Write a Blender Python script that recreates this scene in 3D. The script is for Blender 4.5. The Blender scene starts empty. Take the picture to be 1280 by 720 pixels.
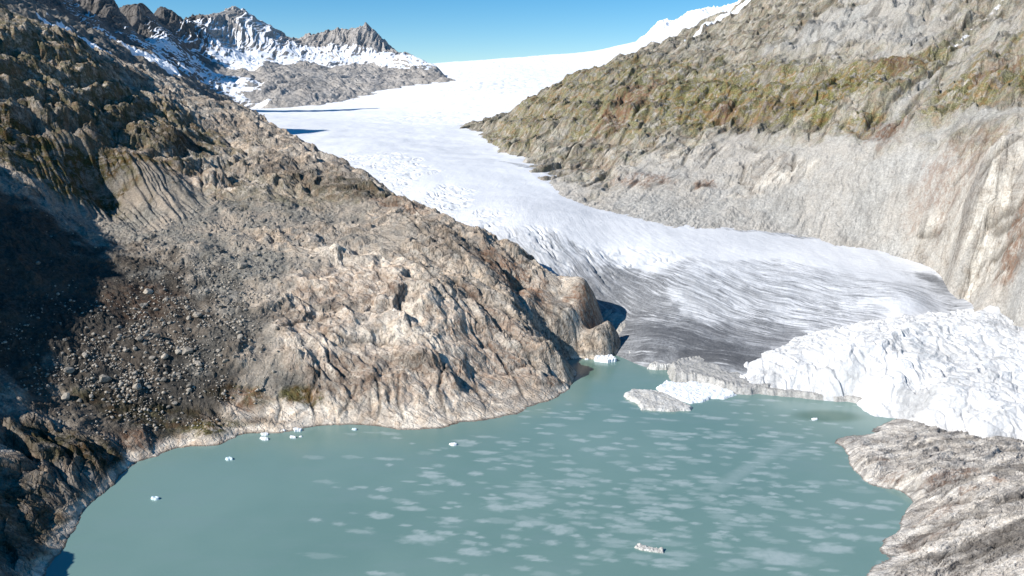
import bpy, math, random, os
import numpy as np
from mathutils import Vector

rng = np.random.default_rng(7)
random.seed(7)
f4 = np.float32

# ------------------------------------------------------------------ camera survey
H = 220.0            # drone height above the lake, metres
F = 985.0            # focal length in pixels of a 1280 px wide frame
PITCH = math.radians(13.7)
cp, sp = math.cos(PITCH), math.sin(PITCH)

def ray(px, py):
    """bearing (X per metre of Y) and slope (Z per metre of Y) of a sight line"""
    yv = (360.0 - py) / F
    Y = cp + yv * sp
    return (px - 640.0) / F / Y, (-sp + yv * cp) / Y

def pd(px, py, d):               # point on the sight line at forward range d
    u, s = ray(px, py)
    return (u, d, H + s * d)

def off(px, py, z=-10, k=0.95):   # bed just off a waterline point, on the viewer's side
    u, s = ray(px, py)
    return (u, -H / s * k, z)

def pz(px, py, z):               # point on the sight line at height z
    u, s = ray(px, py)
    return (u, (z - H) / s, z)

# ------------------------------------------------------------------ numpy noise
_P = rng.permutation(256).astype(np.int32)
_A = rng.random(256) * 2 * np.pi
_GX, _GY = np.cos(_A).astype(f4), np.sin(_A).astype(f4)
_R = rng.random(256).astype(f4)
_R2 = rng.random(256).astype(f4)

def _h(xi, yi, s):
    return _P[(_P[(xi + s * 17) & 255] + yi + s * 31) & 255]

def pn(x, y, s=0):
    x = np.asarray(x, f4); y = np.asarray(y, f4)
    xf = np.floor(x); yf = np.floor(y)
    xi = xf.astype(np.int32); yi = yf.astype(np.int32)
    fx = x - xf; fy = y - yf
    ux = fx * fx * fx * (fx * (fx * 6 - 15) + 10)
    uy = fy * fy * fy * (fy * (fy * 6 - 15) + 10)
    def g(i, j):
        k = _h(xi + i, yi + j, s)
        return _GX[k] * (fx - i) + _GY[k] * (fy - j)
    a = g(0, 0); b = g(1, 0); c = g(0, 1); d = g(1, 1)
    a = a + ux * (b - a); c = c + ux * (d - c)
    return (a + uy * (c - a)) * 1.5

def fbm(x, y, o=4, s=0, g=0.5, l=2.03):
    t = 0; a = 1.0; n = 0
    for i in range(o):
        t = t + a * pn(x, y, s + i); n += a
        a *= g; x = x * l + 3.7; y = y * l - 1.9
    return t / n

def billow(x, y, o=4, s=0, g=0.5, l=2.07):      # rounded swells parted by sharp clefts
    t = 0; a = 1.0; n = 0
    for i in range(o):
        t = t + a * np.abs(pn(x, y, s + i)); n += a
        a *= g; x = x * l + 5.1; y = y * l + 2.3
    return t / n * 2.2

def ridged(x, y, o=4, s=0, g=0.5, l=2.1):
    t = 0; a = 1.0; n = 0
    for i in range(o):
        r = 1 - np.abs(pn(x, y, s + i)) * 1.6
        t = t + a * r * np.abs(r); n += a
        a *= g; x = x * l + 5.1; y = y * l + 2.3
    return t / n

def cells(x, y, s=0):            # worley: distance to the nearest border, random value per block
    x = np.asarray(x, f4); y = np.asarray(y, f4)
    xi = np.floor(x).astype(np.int32); yi = np.floor(y).astype(np.int32)
    f1 = np.full(x.shape, 9, f4); f2 = np.full(x.shape, 9, f4); idv = np.zeros(x.shape, f4)
    for i in (-1, 0, 1):
        for j in (-1, 0, 1):
            k = _h(xi + i, yi + j, s)
            dx = xi + i + _R[k] - x; dy = yi + j + _R2[k] - y
            d = np.sqrt(dx * dx + dy * dy)
            n = d < f1
            f2 = np.where(n, f1, np.minimum(f2, d)); idv = np.where(n, _R[(k * 7 + 3) & 255], idv)
            f1 = np.where(n, d, f1)
    return f2 - f1, idv

LAST = [None]
def facets(x, y, s=0, tilt=1.0, lift=.6):
    """broken blocks: each block a tilted plane at its own height, in units of the block size"""
    x = np.asarray(x, f4); y = np.asarray(y, f4)
    xi = np.floor(x).astype(np.int32); yi = np.floor(y).astype(np.int32)
    f1 = np.full(x.shape, 9, f4); f2 = np.full(x.shape, 9, f4); h1 = np.zeros(x.shape, f4); h2 = np.zeros(x.shape, f4); t1 = np.zeros(x.shape, f4)
    for i in (-1, 0, 1):
        for j in (-1, 0, 1):
            k = _h(xi + i, yi + j, s)
            dx = x - (xi + i + _R[k]); dy = y - (yi + j + _R2[k])
            d = np.sqrt(dx * dx + dy * dy)
            hh = (_GX[k] * dx + _GY[k] * dy) * tilt * _R[(k * 3 + 5) & 255] + (_R[(k * 7 + 3) & 255] - .5) * lift
            n = d < f1; n2 = (~n) & (d < f2)
            f2 = np.where(n, f1, np.where(n2, d, f2)); h2 = np.where(n, h1, np.where(n2, hh, h2))
            f1 = np.where(n, d, f1); h1 = np.where(n, hh, h1); t1 = np.where(n, _R[(k * 11 + 1) & 255], t1)
    e = f2 - f1
    w = sstep(0, .16, e) * .5 + .5
    LAST[0] = t1
    return h1 * w + h2 * (1 - w), e

def sstep(a, b, x):
    t = np.clip((x - a) / (b - a), 0, 1)
    return t * t * (3 - 2 * t)

def lerp(a, b, t): return a + (b - a) * t

# ------------------------------------------------------------------ scattered-data surfaces
class Surf:
    def __init__(self, pts, c=0.035):
        P = np.array([(p[0], math.log(p[1]), p[2]) for p in pts])
        self.c2 = c * c
        self.q = P[:, :2]
        d = self.q[:, None] - self.q[None]
        A = np.sqrt((d ** 2).sum(-1) + self.c2)
        n = len(P)
        M = np.zeros((n + 3, n + 3)); M[:n, :n] = A - np.eye(n) * 1e-4
        M[:n, n] = 1; M[:n, n + 1:] = self.q; M[n, :n] = 1; M[n + 1:, :n] = self.q.T
        self.w = np.linalg.solve(M, np.concatenate([P[:, 2], [0, 0, 0]]))
    def __call__(self, u, d):
        u = np.asarray(u, float); l = np.log(np.asarray(d, float))
        u, l = np.broadcast_arrays(u, l)
        out = self.w[-3] + self.w[-2] * u + self.w[-1] * l
        for (a, b), w in zip(self.q, self.w[:-3]):
            out = out + w * np.sqrt((u - a) ** 2 + (l - b) ** 2 + self.c2)
        return out
    def hit(self, px, py, d0=330, d1=6000):
        u, s = ray(px, py)
        d = np.exp(np.linspace(math.log(d0), math.log(d1), 900))
        z = self(np.full(d.shape, u), d)
        k = np.argmax(z >= H + s * d)
        return u * d[k], d[k], z[k]

C = bpy.context.scene.collection

def tag(o, label=None, cat=None, group=None, kind=None):
    if label: o['label'] = label
    if cat: o['category'] = cat
    if group: o['group'] = group
    if kind: o['kind'] = kind
    return o

def grid_mesh(name, X, Y, Z, attrs, mat, keep=None):
    """one sheet mesh from 2-D arrays, rows run away from the viewer"""
    r, c = X.shape
    idx = np.arange(r * c, dtype=np.int32).reshape(r, c)
    q = np.stack([idx[:-1, :-1], idx[:-1, 1:], idx[1:, 1:], idx[1:, :-1]], -1).reshape(-1, 4)
    if keep is not None:
        k = (keep[:-1, :-1] | keep[1:, :-1] | keep[:-1, 1:] | keep[1:, 1:]).reshape(-1)
        q = q[k]
        used = np.zeros(r * c, bool); used[q.ravel()] = True
        remap = np.cumsum(used).astype(np.int32) - 1
        q = remap[q]
    else:
        used = np.ones(r * c, bool)
    co = np.stack([X, Y, Z], -1).reshape(-1, 3)[used].astype(f4)
    me = bpy.data.meshes.new(name)
    me.vertices.add(len(co)); me.vertices.foreach_set('co', co.ravel())
    me.loops.add(q.size); me.loops.foreach_set('vertex_index', q.ravel().astype(np.int32))
    me.polygons.add(len(q)); me.polygons.foreach_set('loop_start', np.arange(0, q.size, 4, dtype=np.int32))
    me.update(calc_edges=True)
    for k, v in attrs.items():
        v = np.broadcast_to(v, X.shape).reshape(-1)[used].astype(f4)
        a = me.attributes.new(k, 'FLOAT', 'POINT'); a.data.foreach_set('value', v)
    me.polygons.foreach_set('use_smooth', np.ones(len(q), bool))
    o = bpy.data.objects.new(name, me); C.objects.link(o)
    me.materials.append(mat)
    return o

RES = float(os.environ.get('SCENE_RES', '1'))
def fan(u0, u1, nu, d0, d1, nd, bias=None):
    nu = int(nu * RES); nd = int(nd * RES)
    u = np.linspace(u0, u1, nu); d = np.exp(np.linspace(math.log(d0), math.log(d1), nd))
    U, D = np.meshgrid(u, d)
    return U, D

def coarse_eval(S, U, D, k=3):
    r, c = U.shape
    ri = np.unique(np.concatenate([np.arange(0, r, k), [r - 1]])); ci = np.unique(np.concatenate([np.arange(0, c, k), [c - 1]]))
    Z = S(U[np.ix_(ri, ci)], D[np.ix_(ri, ci)])
    out = np.empty((len(ri), c))
    for i in range(len(ri)): out[i] = np.interp(np.arange(c), ci, Z[i])
    res = np.empty((r, c))
    j = np.clip(np.searchsorted(ri, np.arange(r), side='right') - 1, 0, len(ri) - 2)
    t = ((np.arange(r) - ri[j]) / (ri[j + 1] - ri[j]))[:, None]
    return out[j] * (1 - t) + out[j + 1] * t

def blob(S, X, Y, specs, wob=0.35, ws=25.0, seed=90):
    """soft patches of ground; each spec is a surveyed point with radii in metres and a turn"""
    m = np.zeros(X.shape, f4)
    n1 = fbm(X / ws, Y / ws, 4, seed) * wob * 2
    for (px, py, rx, ry, *rest) in specs:
        a = math.radians(rest[0]) if rest else 0
        w = rest[1] if len(rest) > 1 else 1.0
        hx, hy, _ = S.hit(px, py)
        dx = X - hx; dy = Y - hy
        ex = (dx * math.cos(a) + dy * math.sin(a)) / rx; ey = (-dx * math.sin(a) + dy * math.cos(a)) / ry
        r = np.sqrt(ex * ex + ey * ey) + n1
        m = np.maximum(m, w * (1 - sstep(0.6, 1.25, r)))
    return m

def polydist(S, X, Y, pts):
    P = [S.hit(*p)[:2] for p in pts]
    m = np.full(X.shape, 1e9)
    for (ax, ay), (bx, by) in zip(P[:-1], P[1:]):
        dx, dy = bx - ax, by - ay; L = dx * dx + dy * dy
        t = np.clip(((X - ax) * dx + (Y - ay) * dy) / L, 0, 1)
        m = np.minimum(m, np.hypot(X - ax - t * dx, Y - ay - t * dy))
    return m

# ------------------------------------------------------------------ node helpers
class NT:
    def __init__(self, name):
        self.m = bpy.data.materials.new(name); self.m.use_nodes = True
        self.t = self.m.node_tree; self.t.nodes.clear()
        self.out = self.t.nodes.new('ShaderNodeOutputMaterial')
        self.b = self.t.nodes.new('ShaderNodeBsdfPrincipled')
        self.t.links.new(self.b.outputs[0], self.out.inputs[0])
        self.geo = self.t.nodes.new('ShaderNodeNewGeometry')
    def link(self, a, b): self.t.links.new(a, b)
    def attr(self, n):
        a = self.t.nodes.new('ShaderNodeAttribute'); a.attribute_name = n; return a.outputs['Fac']
    def pos(self, scale=(1, 1, 1), rot=(0, 0, 0)):
        v = self.geo.outputs['Position']
        if any(rot):
            r = self.t.nodes.new('ShaderNodeMapping'); self.link(v, r.inputs[0]); r.inputs['Rotation'].default_value = tuple(-q for q in rot); v = r.outputs[0]
        m = self.t.nodes.new('ShaderNodeMapping'); self.link(v, m.inputs[0])
        m.inputs['Scale'].default_value = scale
        return m.outputs[0]
    def noise(self, vec, scale, detail=6, rough=0.6, dist=0.0):
        n = self.t.nodes.new('ShaderNodeTexNoise'); self.link(vec, n.inputs['Vector'])
        n.inputs['Scale'].default_value = scale; n.inputs['Detail'].default_value = detail
        n.inputs['Roughness'].default_value = rough; n.inputs['Distortion'].default_value = dist
        return n.outputs['Fac']
    def voro(self, vec, scale, feat='DISTANCE_TO_EDGE'):
        n = self.t.nodes.new('ShaderNodeTexVoronoi'); self.link(vec, n.inputs['Vector'])
        n.feature = feat; n.inputs['Scale'].default_value = scale
        return n.outputs['Distance'] if feat == 'DISTANCE_TO_EDGE' else n.outputs['Color']
    def ramp(self, fac, a, b, lo=0.0, hi=1.0):
        n = self.t.nodes.new('ShaderNodeMapRange'); n.interpolation_type = 'SMOOTHSTEP'
        self.link(fac, n.inputs['Value'])
        n.inputs['From Min'].default_value = a; n.inputs['From Max'].default_value = b
        n.inputs['To Min'].default_value = lo; n.inputs['To Max'].default_value = hi
        return n.outputs[0]
    def math(self, op, a, b=None, clamp=False):
        n = self.t.nodes.new('ShaderNodeMath'); n.operation = op; n.use_clamp = clamp
        for i, v in enumerate((a, b)):
            if v is None: continue
            if isinstance(v, (int, float)): n.inputs[i].default_value = v
            else: self.link(v, n.inputs[i])
        return n.outputs[0]
    def mix(self, fac, a, b, mode='MIX'):
        n = self.t.nodes.new('ShaderNodeMix'); n.data_type = 'RGBA'; n.blend_type = mode
        for s, v in ((n.inputs[0], fac), (n.inputs[6], a), (n.inputs[7], b)):
            if isinstance(v, (int, float)): s.default_value = v
            elif isinstance(v, tuple): s.default_value = v + (1,) if len(v) == 3 else v
            else: self.link(v, s)
        return n.outputs[2]
    def bump(self, h, dist, strength=1.0, prev=None):
        n = self.t.nodes.new('ShaderNodeBump'); self.link(h, n.inputs['Height'])
        n.inputs['Distance'].default_value = dist; n.inputs['Strength'].default_value = strength
        if prev is not None: self.link(prev, n.inputs['Normal'])
        return n.outputs[0]
    def done(self, col, normal=None, rough=0.9, spec=0.2):
        if isinstance(col, tuple): self.b.inputs['Base Color'].default_value = col + (1,)
        else: self.link(col, self.b.inputs['Base Color'])
        if normal is not None: self.link(normal, self.b.inputs['Normal'])
        if isinstance(rough, (int, float)): self.b.inputs['Roughness'].default_value = rough
        else: self.link(rough, self.b.inputs['Roughness'])
        self.b.inputs['Specular IOR Level'].default_value = spec
        return self.m

def rock_material(name, warm, grey, pale, dark, vegc, redc, screec, streak_rot=0.0, k=1.0, bump=1.0, crack=0.5, sk=.5, stain=.75, sn=.9):
    """bare granite with joints and lichen; painted regions: veg, scree, red, snow, pale, dk"""
    n = NT(name)
    p = n.pos((k, k, k)); ps = n.pos((k * 0.25, k * 1.0, k * 0.5), (0, 0, streak_rot))
    big = n.noise(p, 0.02, 5, 0.6, 0.4); mid = n.noise(p, 0.11, 6, 0.65, 0.5); fine = n.noise(p, 0.7, 5, 0.7)
    st = n.noise(ps, 0.25, 5, 0.65, 0.8)
    col = n.mix(n.ramp(mid, 0.36, 0.62), grey, warm)
    col = n.mix(n.ramp(big, 0.42, 0.68), col, n.mix(0.5, grey, pale))
    col = n.mix(n.math('MULTIPLY', n.attr('pale'), 0.85), col, n.mix(n.ramp(mid, .42, .66), pale, warm))
    # lichen stains and dark seams
    lich = n.math('MULTIPLY', n.ramp(st, 0.5, 0.72), n.math('SUBTRACT', 1.0, n.math('MULTIPLY', n.attr('pale'), .75)))
    col = n.mix(n.math('MULTIPLY', lich, 0.5), col, dark)
    wv = n.t.nodes.new('ShaderNodeVectorMath'); wv.operation = 'ADD'
    nz = n.t.nodes.new('ShaderNodeTexNoise'); n.link(p, nz.inputs['Vector']); nz.inputs['Scale'].default_value = 0.12
    sc = n.t.nodes.new('ShaderNodeVectorMath'); sc.operation = 'SCALE'; n.link(nz.outputs['Color'], sc.inputs[0]); sc.inputs['Scale'].default_value = 6.0
    n.link(ps, wv.inputs[0]); n.link(sc.outputs[0], wv.inputs[1])
    seam = n.voro(wv.outputs[0], 0.2)
    sm = n.ramp(seam, 0.0, 0.05, 1.0, 0.0)
    notscree = n.math('SUBTRACT', 1.0, n.attr('scree'), True)
    sm = n.math('MULTIPLY', n.math('MULTIPLY', sm, notscree), n.ramp(mid, .4, .6))
    col = n.mix(n.math('MULTIPLY', sm, crack), col, dark)
    col = n.mix(n.math('MULTIPLY', n.attr('crack'), .75), col, dark)
    pit = n.noise(p, .35, 8, .8, .8)
    clean = n.math('SUBTRACT', 1.0, n.math('MULTIPLY', n.attr('pale'), .7))
    col = n.mix(n.math('MULTIPLY', n.ramp(pit, .57, .68, 0, .55), clean), col, dark)
    col = n.mix(n.ramp(pit, .44, .30, 0, .5), col, pale)
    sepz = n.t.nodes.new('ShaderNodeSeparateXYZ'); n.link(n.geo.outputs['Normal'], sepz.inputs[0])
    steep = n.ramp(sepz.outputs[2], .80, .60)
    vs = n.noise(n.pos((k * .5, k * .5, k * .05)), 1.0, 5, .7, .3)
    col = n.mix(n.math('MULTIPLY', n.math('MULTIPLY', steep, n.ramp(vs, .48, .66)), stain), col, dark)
    tn = n.ramp(n.attr('tone'), .15, .85, 0, 1)
    col = n.mix(tn, n.mix(1.0, col, (.66, .65, .65), 'MULTIPLY'), n.mix(1.0, col, (1.3, 1.29, 1.27), 'MULTIPLY'))
    # scree
    sv = n.voro(p, 0.55, 'F1'); sv2 = n.voro(p, 1.4, 'F1')
    bw = n.t.nodes.new('ShaderNodeRGBToBW'); n.link(sv, bw.inputs[0])
    bw2 = n.t.nodes.new('ShaderNodeRGBToBW'); n.link(sv2, bw2.inputs[0])
    scol = n.mix(n.ramp(bw.outputs[0], 0.2, 0.8), tuple(c * (1 - .56 * sk) for c in screec), tuple(min(1, c * (1 + .6 * sk)) for c in screec))
    scol = n.mix(n.ramp(st, .42, .66, 0, .6), scol, tuple(c * .72 for c in screec))
    scol = n.mix(n.ramp(big, .4, .65, 0, .5), scol, warm)
    scol = n.mix(n.math('MULTIPLY', n.ramp(bw2.outputs[0], .55, .9), sk), scol, tuple(c * .5 for c in screec))
    col = n.mix(n.attr('scree'), col, scol)
    # vegetation, rust
    vm = n.math('MULTIPLY', n.attr('veg'), n.ramp(n.noise(p, 0.10, 7, 0.75, 0.6), 0.38, 0.54), True)
    vc = n.mix(n.ramp(fine, .35, .7), tuple(c * 0.55 for c in vegc), tuple(c * 1.35 for c in vegc))
    vc = n.mix(n.ramp(mid, .45, .65), vc, tuple(a * b for a, b in zip(vegc, (1.25, .8, .75))))
    col = n.mix(vm, col, vc)
    rm = n.math('MULTIPLY', n.attr('red'), n.ramp(n.noise(ps, 0.3, 6, 0.75, 0.8), 0.38, 0.62), True)
    col = n.mix(rm, col, n.mix(n.ramp(fine, .4, .65), redc, tuple(c * .6 for c in redc)))
    col = n.mix(n.attr('dk'), col, n.mix(1.0, col, (0.22, 0.21, 0.205), 'MULTIPLY'))  # dk: dark ground, and shade painted into the colour
    col = n.mix(n.ramp(fine, 0.25, 0.75, 0.0, 1.0), n.mix(1.0, col, (.72, .72, .72), 'MULTIPLY'), n.mix(1.0, col, (1.22, 1.21, 1.2), 'MULTIPLY'))
    snowm = n.ramp(n.math('ADD', n.attr('snow'), n.math('MULTIPLY', n.math('SUBTRACT', mid, 0.5), sn)), 0.42, 0.58)
    col = n.mix(snowm, col, (0.86, 0.88, 0.92))
    soft = n.math('MULTIPLY', n.math('SUBTRACT', 1.0, n.math('MULTIPLY', n.attr('scree'), .65)), n.math('SUBTRACT', 1.0, n.math('MULTIPLY', n.attr('pale'), .35)))
    hgt = n.math('ADD', n.math('MULTIPLY', mid, 2.0), n.math('ADD', n.math('MULTIPLY', fine, 0.7), n.math('MULTIPLY', st, 1.0)))
    hgt = n.math('MULTIPLY', n.math('ADD', hgt, n.math('MULTIPLY', n.ramp(seam, 0, .08), 0.35)), soft)
    hgt = n.math('ADD', hgt, n.math('MULTIPLY', n.math('MULTIPLY', bw.outputs[0], n.attr('scree')), 0.6))
    nm = n.bump(hgt, 1.6 * bump / k, 0.9)
    nn = n.t.nodes.new('ShaderNodeMix'); nn.data_type = 'VECTOR'
    n.link(snowm, nn.inputs[0]); n.link(nm, nn.inputs[4]); n.link(n.geo.outputs['Normal'], nn.inputs[5])
    return n.done(col, nn.outputs[1], 0.92, 0.15)

# ================================================================== LEFT HILLSIDE
LH = []
shore = [(45, 790), (68, 705), (95, 655), (118, 625), (150, 595), (190, 571), (240, 558), (285, 550), (330, 540), (385, 535), (430, 530),
         (480, 534), (530, 536), (575, 529), (620, 523), (660, 509), (695, 496), (716, 478), (716, 462), (712, 450), (724, 443), (745, 437), (763, 428)]
for a, b in shore: LH.append(pz(a, b, 0))
# lake floor just off the shore, towards the open water
for a, b in [(90, 790), (90, 720), (118, 665), (160, 610), (205, 580), (250, 566), (300, 556), (390, 543), (480, 542), (560, 541), (640, 530), (700, 510)]:
    LH.append(off(a, b, -10, .97))
for a, b in [(735, 480), (745, 462), (760, 450), (735, 452), (785, 436)]: LH.append(off(a, b, -10, 1.0))
LH += [pz(0, 640, 15), pz(0, 700, 10), pz(20, 760, 6), pz(30, 690, 6), pz(55, 640, 8), pz(85, 605, 9), pz(130, 575, 8), pz(-60, 760, 24), pz(-100, 680, 34), pz(180, 545, 8), pz(250, 535, 7)]
for a, b in [(400, 700), (700, 640), (860, 520), (950, 650), (200, 760)]: LH.append(pz(a, b, -30))
LH += [pd(715, 466, 600), pd(700, 440, 603), pd(660, 480, 562), pd(640, 450, 585), pd(600, 480, 556), pd(560, 470, 548), pd(540, 430, 568),
       pd(680, 430, 618), pd(668, 405, 632), pd(650, 380, 648), pd(620, 420, 605), pd(600, 380, 628), pd(560, 350, 650), pd(500, 330, 668), pd(500, 400, 592), pd(500, 470, 540),
       pd(440, 490, 527), pd(440, 440, 562), pd(440, 380, 615), pd(440, 320, 690), pd(440, 270, 790),
       pd(380, 490, 525), pd(380, 430, 560), pd(370, 360, 632), pd(360, 300, 715), pd(340, 260, 800),
       pd(310, 500, 516), pd(300, 450, 545), pd(300, 390, 598), pd(290, 330, 670), pd(280, 290, 740),
       pd(240, 530, 490), pd(230, 480, 520), pd(220, 420, 560), pd(210, 360, 620), pd(200, 310, 690), pd(210, 270, 760),
       pz(160, 550, 8), pd(150, 500, 497), pd(150, 440, 535), pd(140, 380, 588), pd(120, 320, 655), pd(100, 270, 735), pd(90, 230, 775),
       pz(90, 575, 15), pz(60, 560, 20), pd(60, 500, 480), pd(50, 430, 520), pd(40, 350, 580), pd(30, 280, 650), pd(20, 225, 720),
       pz(0, 600, 21), pd(0, 520, 440)]
# the second headland block behind the gully
LH += [pd(762, 414, 660), pd(755, 392, 668), pd(735, 374, 680), pd(705, 357, 690), pd(680, 340, 702), pd(748, 402, 664), pd(732, 395, 664), pd(718, 398, 656), pd(718, 372, 680), pd(700, 380, 668), pd(730, 410, 655), pd(690, 400, 655), pd(655, 350, 690), pd(668, 372, 672)]
# crest against the glacier and its hidden back
crest = [(640, 312, 722), (600, 292, 745), (570, 280, 765), (520, 256, 815), (475, 236, 870), (455, 222, 900), (430, 208, 935), (385, 182, 1010), (340, 160, 1090),
         (300, 138, 1160), (270, 130, 1180), (235, 114, 1200), (215, 105, 1190), (170, 88, 1150), (110, 60, 1090), (60, 36, 1040), (0, 8, 1010)]
for a, b, d in crest:
    LH.append(pd(a, b, d)); u, dd, z = pd(a, b, d)
    LH.append((u + 0.02, dd * 1.07, z - 30)); LH.append((u + 0.03, dd * 1.2, z - 95))
for a, b, d in [(762, 408, 664), (740, 370, 688), (690, 335, 708)]:
    u, dd, z = pd(a, b, d); LH.append((u + 0.025, dd * 1.04, max(z - 50, -28))); LH.append((u + 0.06, dd * 1.12, -60)); LH.append((u + 0.06, dd * 1.3, -60))
# upper slopes: cliffs, terrace, moraine crest with its steep side
LH += [pd(120, 240, 805), pd(170, 215, 820), pd(210, 175, 910), pd(232, 145, 1010), pd(245, 200, 905), pd(255, 165, 1010), pd(300, 210, 905), pd(300, 175, 1010),
       pd(350, 200, 935), pd(400, 225, 880), pd(250, 245, 815), pd(300, 250, 815), pd(180, 190, 870), pd(150, 170, 890), pd(90, 190, 815), pd(60, 215, 765),
       pd(0, 195, 750), pd(0, 150, 795), pd(40, 160, 815), pd(100, 140, 870), pd(150, 150, 915), pd(200, 140, 1000), pd(60, 110, 885), pd(120, 105, 950), pd(180, 115, 1050), pd(0, 80, 870), pd(60, 70, 950), pd(0, 40, 945)]
# spur outside the frame on the sunny side: it throws the big shadow
def W(x, y, z): return (x / y, y, z)
LH += [W(-720, 1000, 365), W(-790, 940, 350), W(-640, 840, 265), W(-760, 1200, 380), W(-410, 330, 82), W(-442, 388, 124), W(-458, 425, 150), W(-508, 475, 215), W(-556, 545, 262), W(-610, 610, 285), W(-665, 680, 295), W(-740, 760, 300), W(-820, 900, 310), W(-900, 1100, 360),
       W(-620, 430, 190), W(-700, 500, 210), W(-540, 330, 110), W(-900, 700, 300), W(-420, 250, 45), W(-470, 545, 168), W(-405, 470, 92), W(-560, 640, 190), W(-620, 760, 225), W(-700, 900, 330)]
LH += [W(-1130, 1105, 800), W(-1050, 1150, 500), W(-1210, 1060, 560), W(-1085, 1030, 480), W(-1180, 1190, 560)]  # unseen narrow peak, added to cast the nearer shadow streak on the glacier
S_left = Surf(LH)

def seams(S, X, Y, lines, w, seed=0):
    m = np.zeros(X.shape)
    wx = X + 1.5 * fbm(X / 9, Y / 9, 3, seed); wy = Y + 1.5 * fbm(X / 9, Y / 9, 3, seed + 4)
    for ln in lines:
        m = np.maximum(m, np.exp(-(polydist(S, wx, wy, ln) / w) ** 2))
    return m

SEAM_L = [[(398, 470), (388, 495), (394, 522)], [(446, 492), (430, 515), (418, 532)], [(500, 470), (497, 500), (505, 528)], [(556, 455), (548, 490), (560, 525)], [(590, 470), (600, 498), (618, 520)],
          [(470, 480), (476, 505), (470, 530)], [(345, 488), (352, 512), (345, 532)], [(610, 430), (640, 470), (662, 505)], [(560, 345), (600, 372), (650, 400), (690, 440)], [(430, 330), (470, 345), (500, 380), (515, 410)],
          [(380, 330), (400, 350), (440, 362)], [(330, 440), (345, 420), (372, 405), (420, 398)], [(262, 412), (252, 432), (268, 450), (300, 456)], [(400, 420), (440, 430), (480, 424)], [(410, 440), (412, 462), (430, 470)],
          [(230, 205), (226, 230), (232, 250)], [(252, 205), (253, 235), (256, 252)], [(272, 212), (270, 250)], [(150, 160), (142, 185)], [(100, 95), (88, 135)], [(60, 100), (55, 145)], [(130, 120), (118, 155)],
          [(660, 375), (690, 392), (712, 430)], [(700, 385), (720, 410), (722, 436)], [(500, 270), (540, 300), (580, 330)], [(470, 300), (520, 330), (560, 372), (600, 410)], [(640, 420), (668, 450), (690, 482)]]

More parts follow.
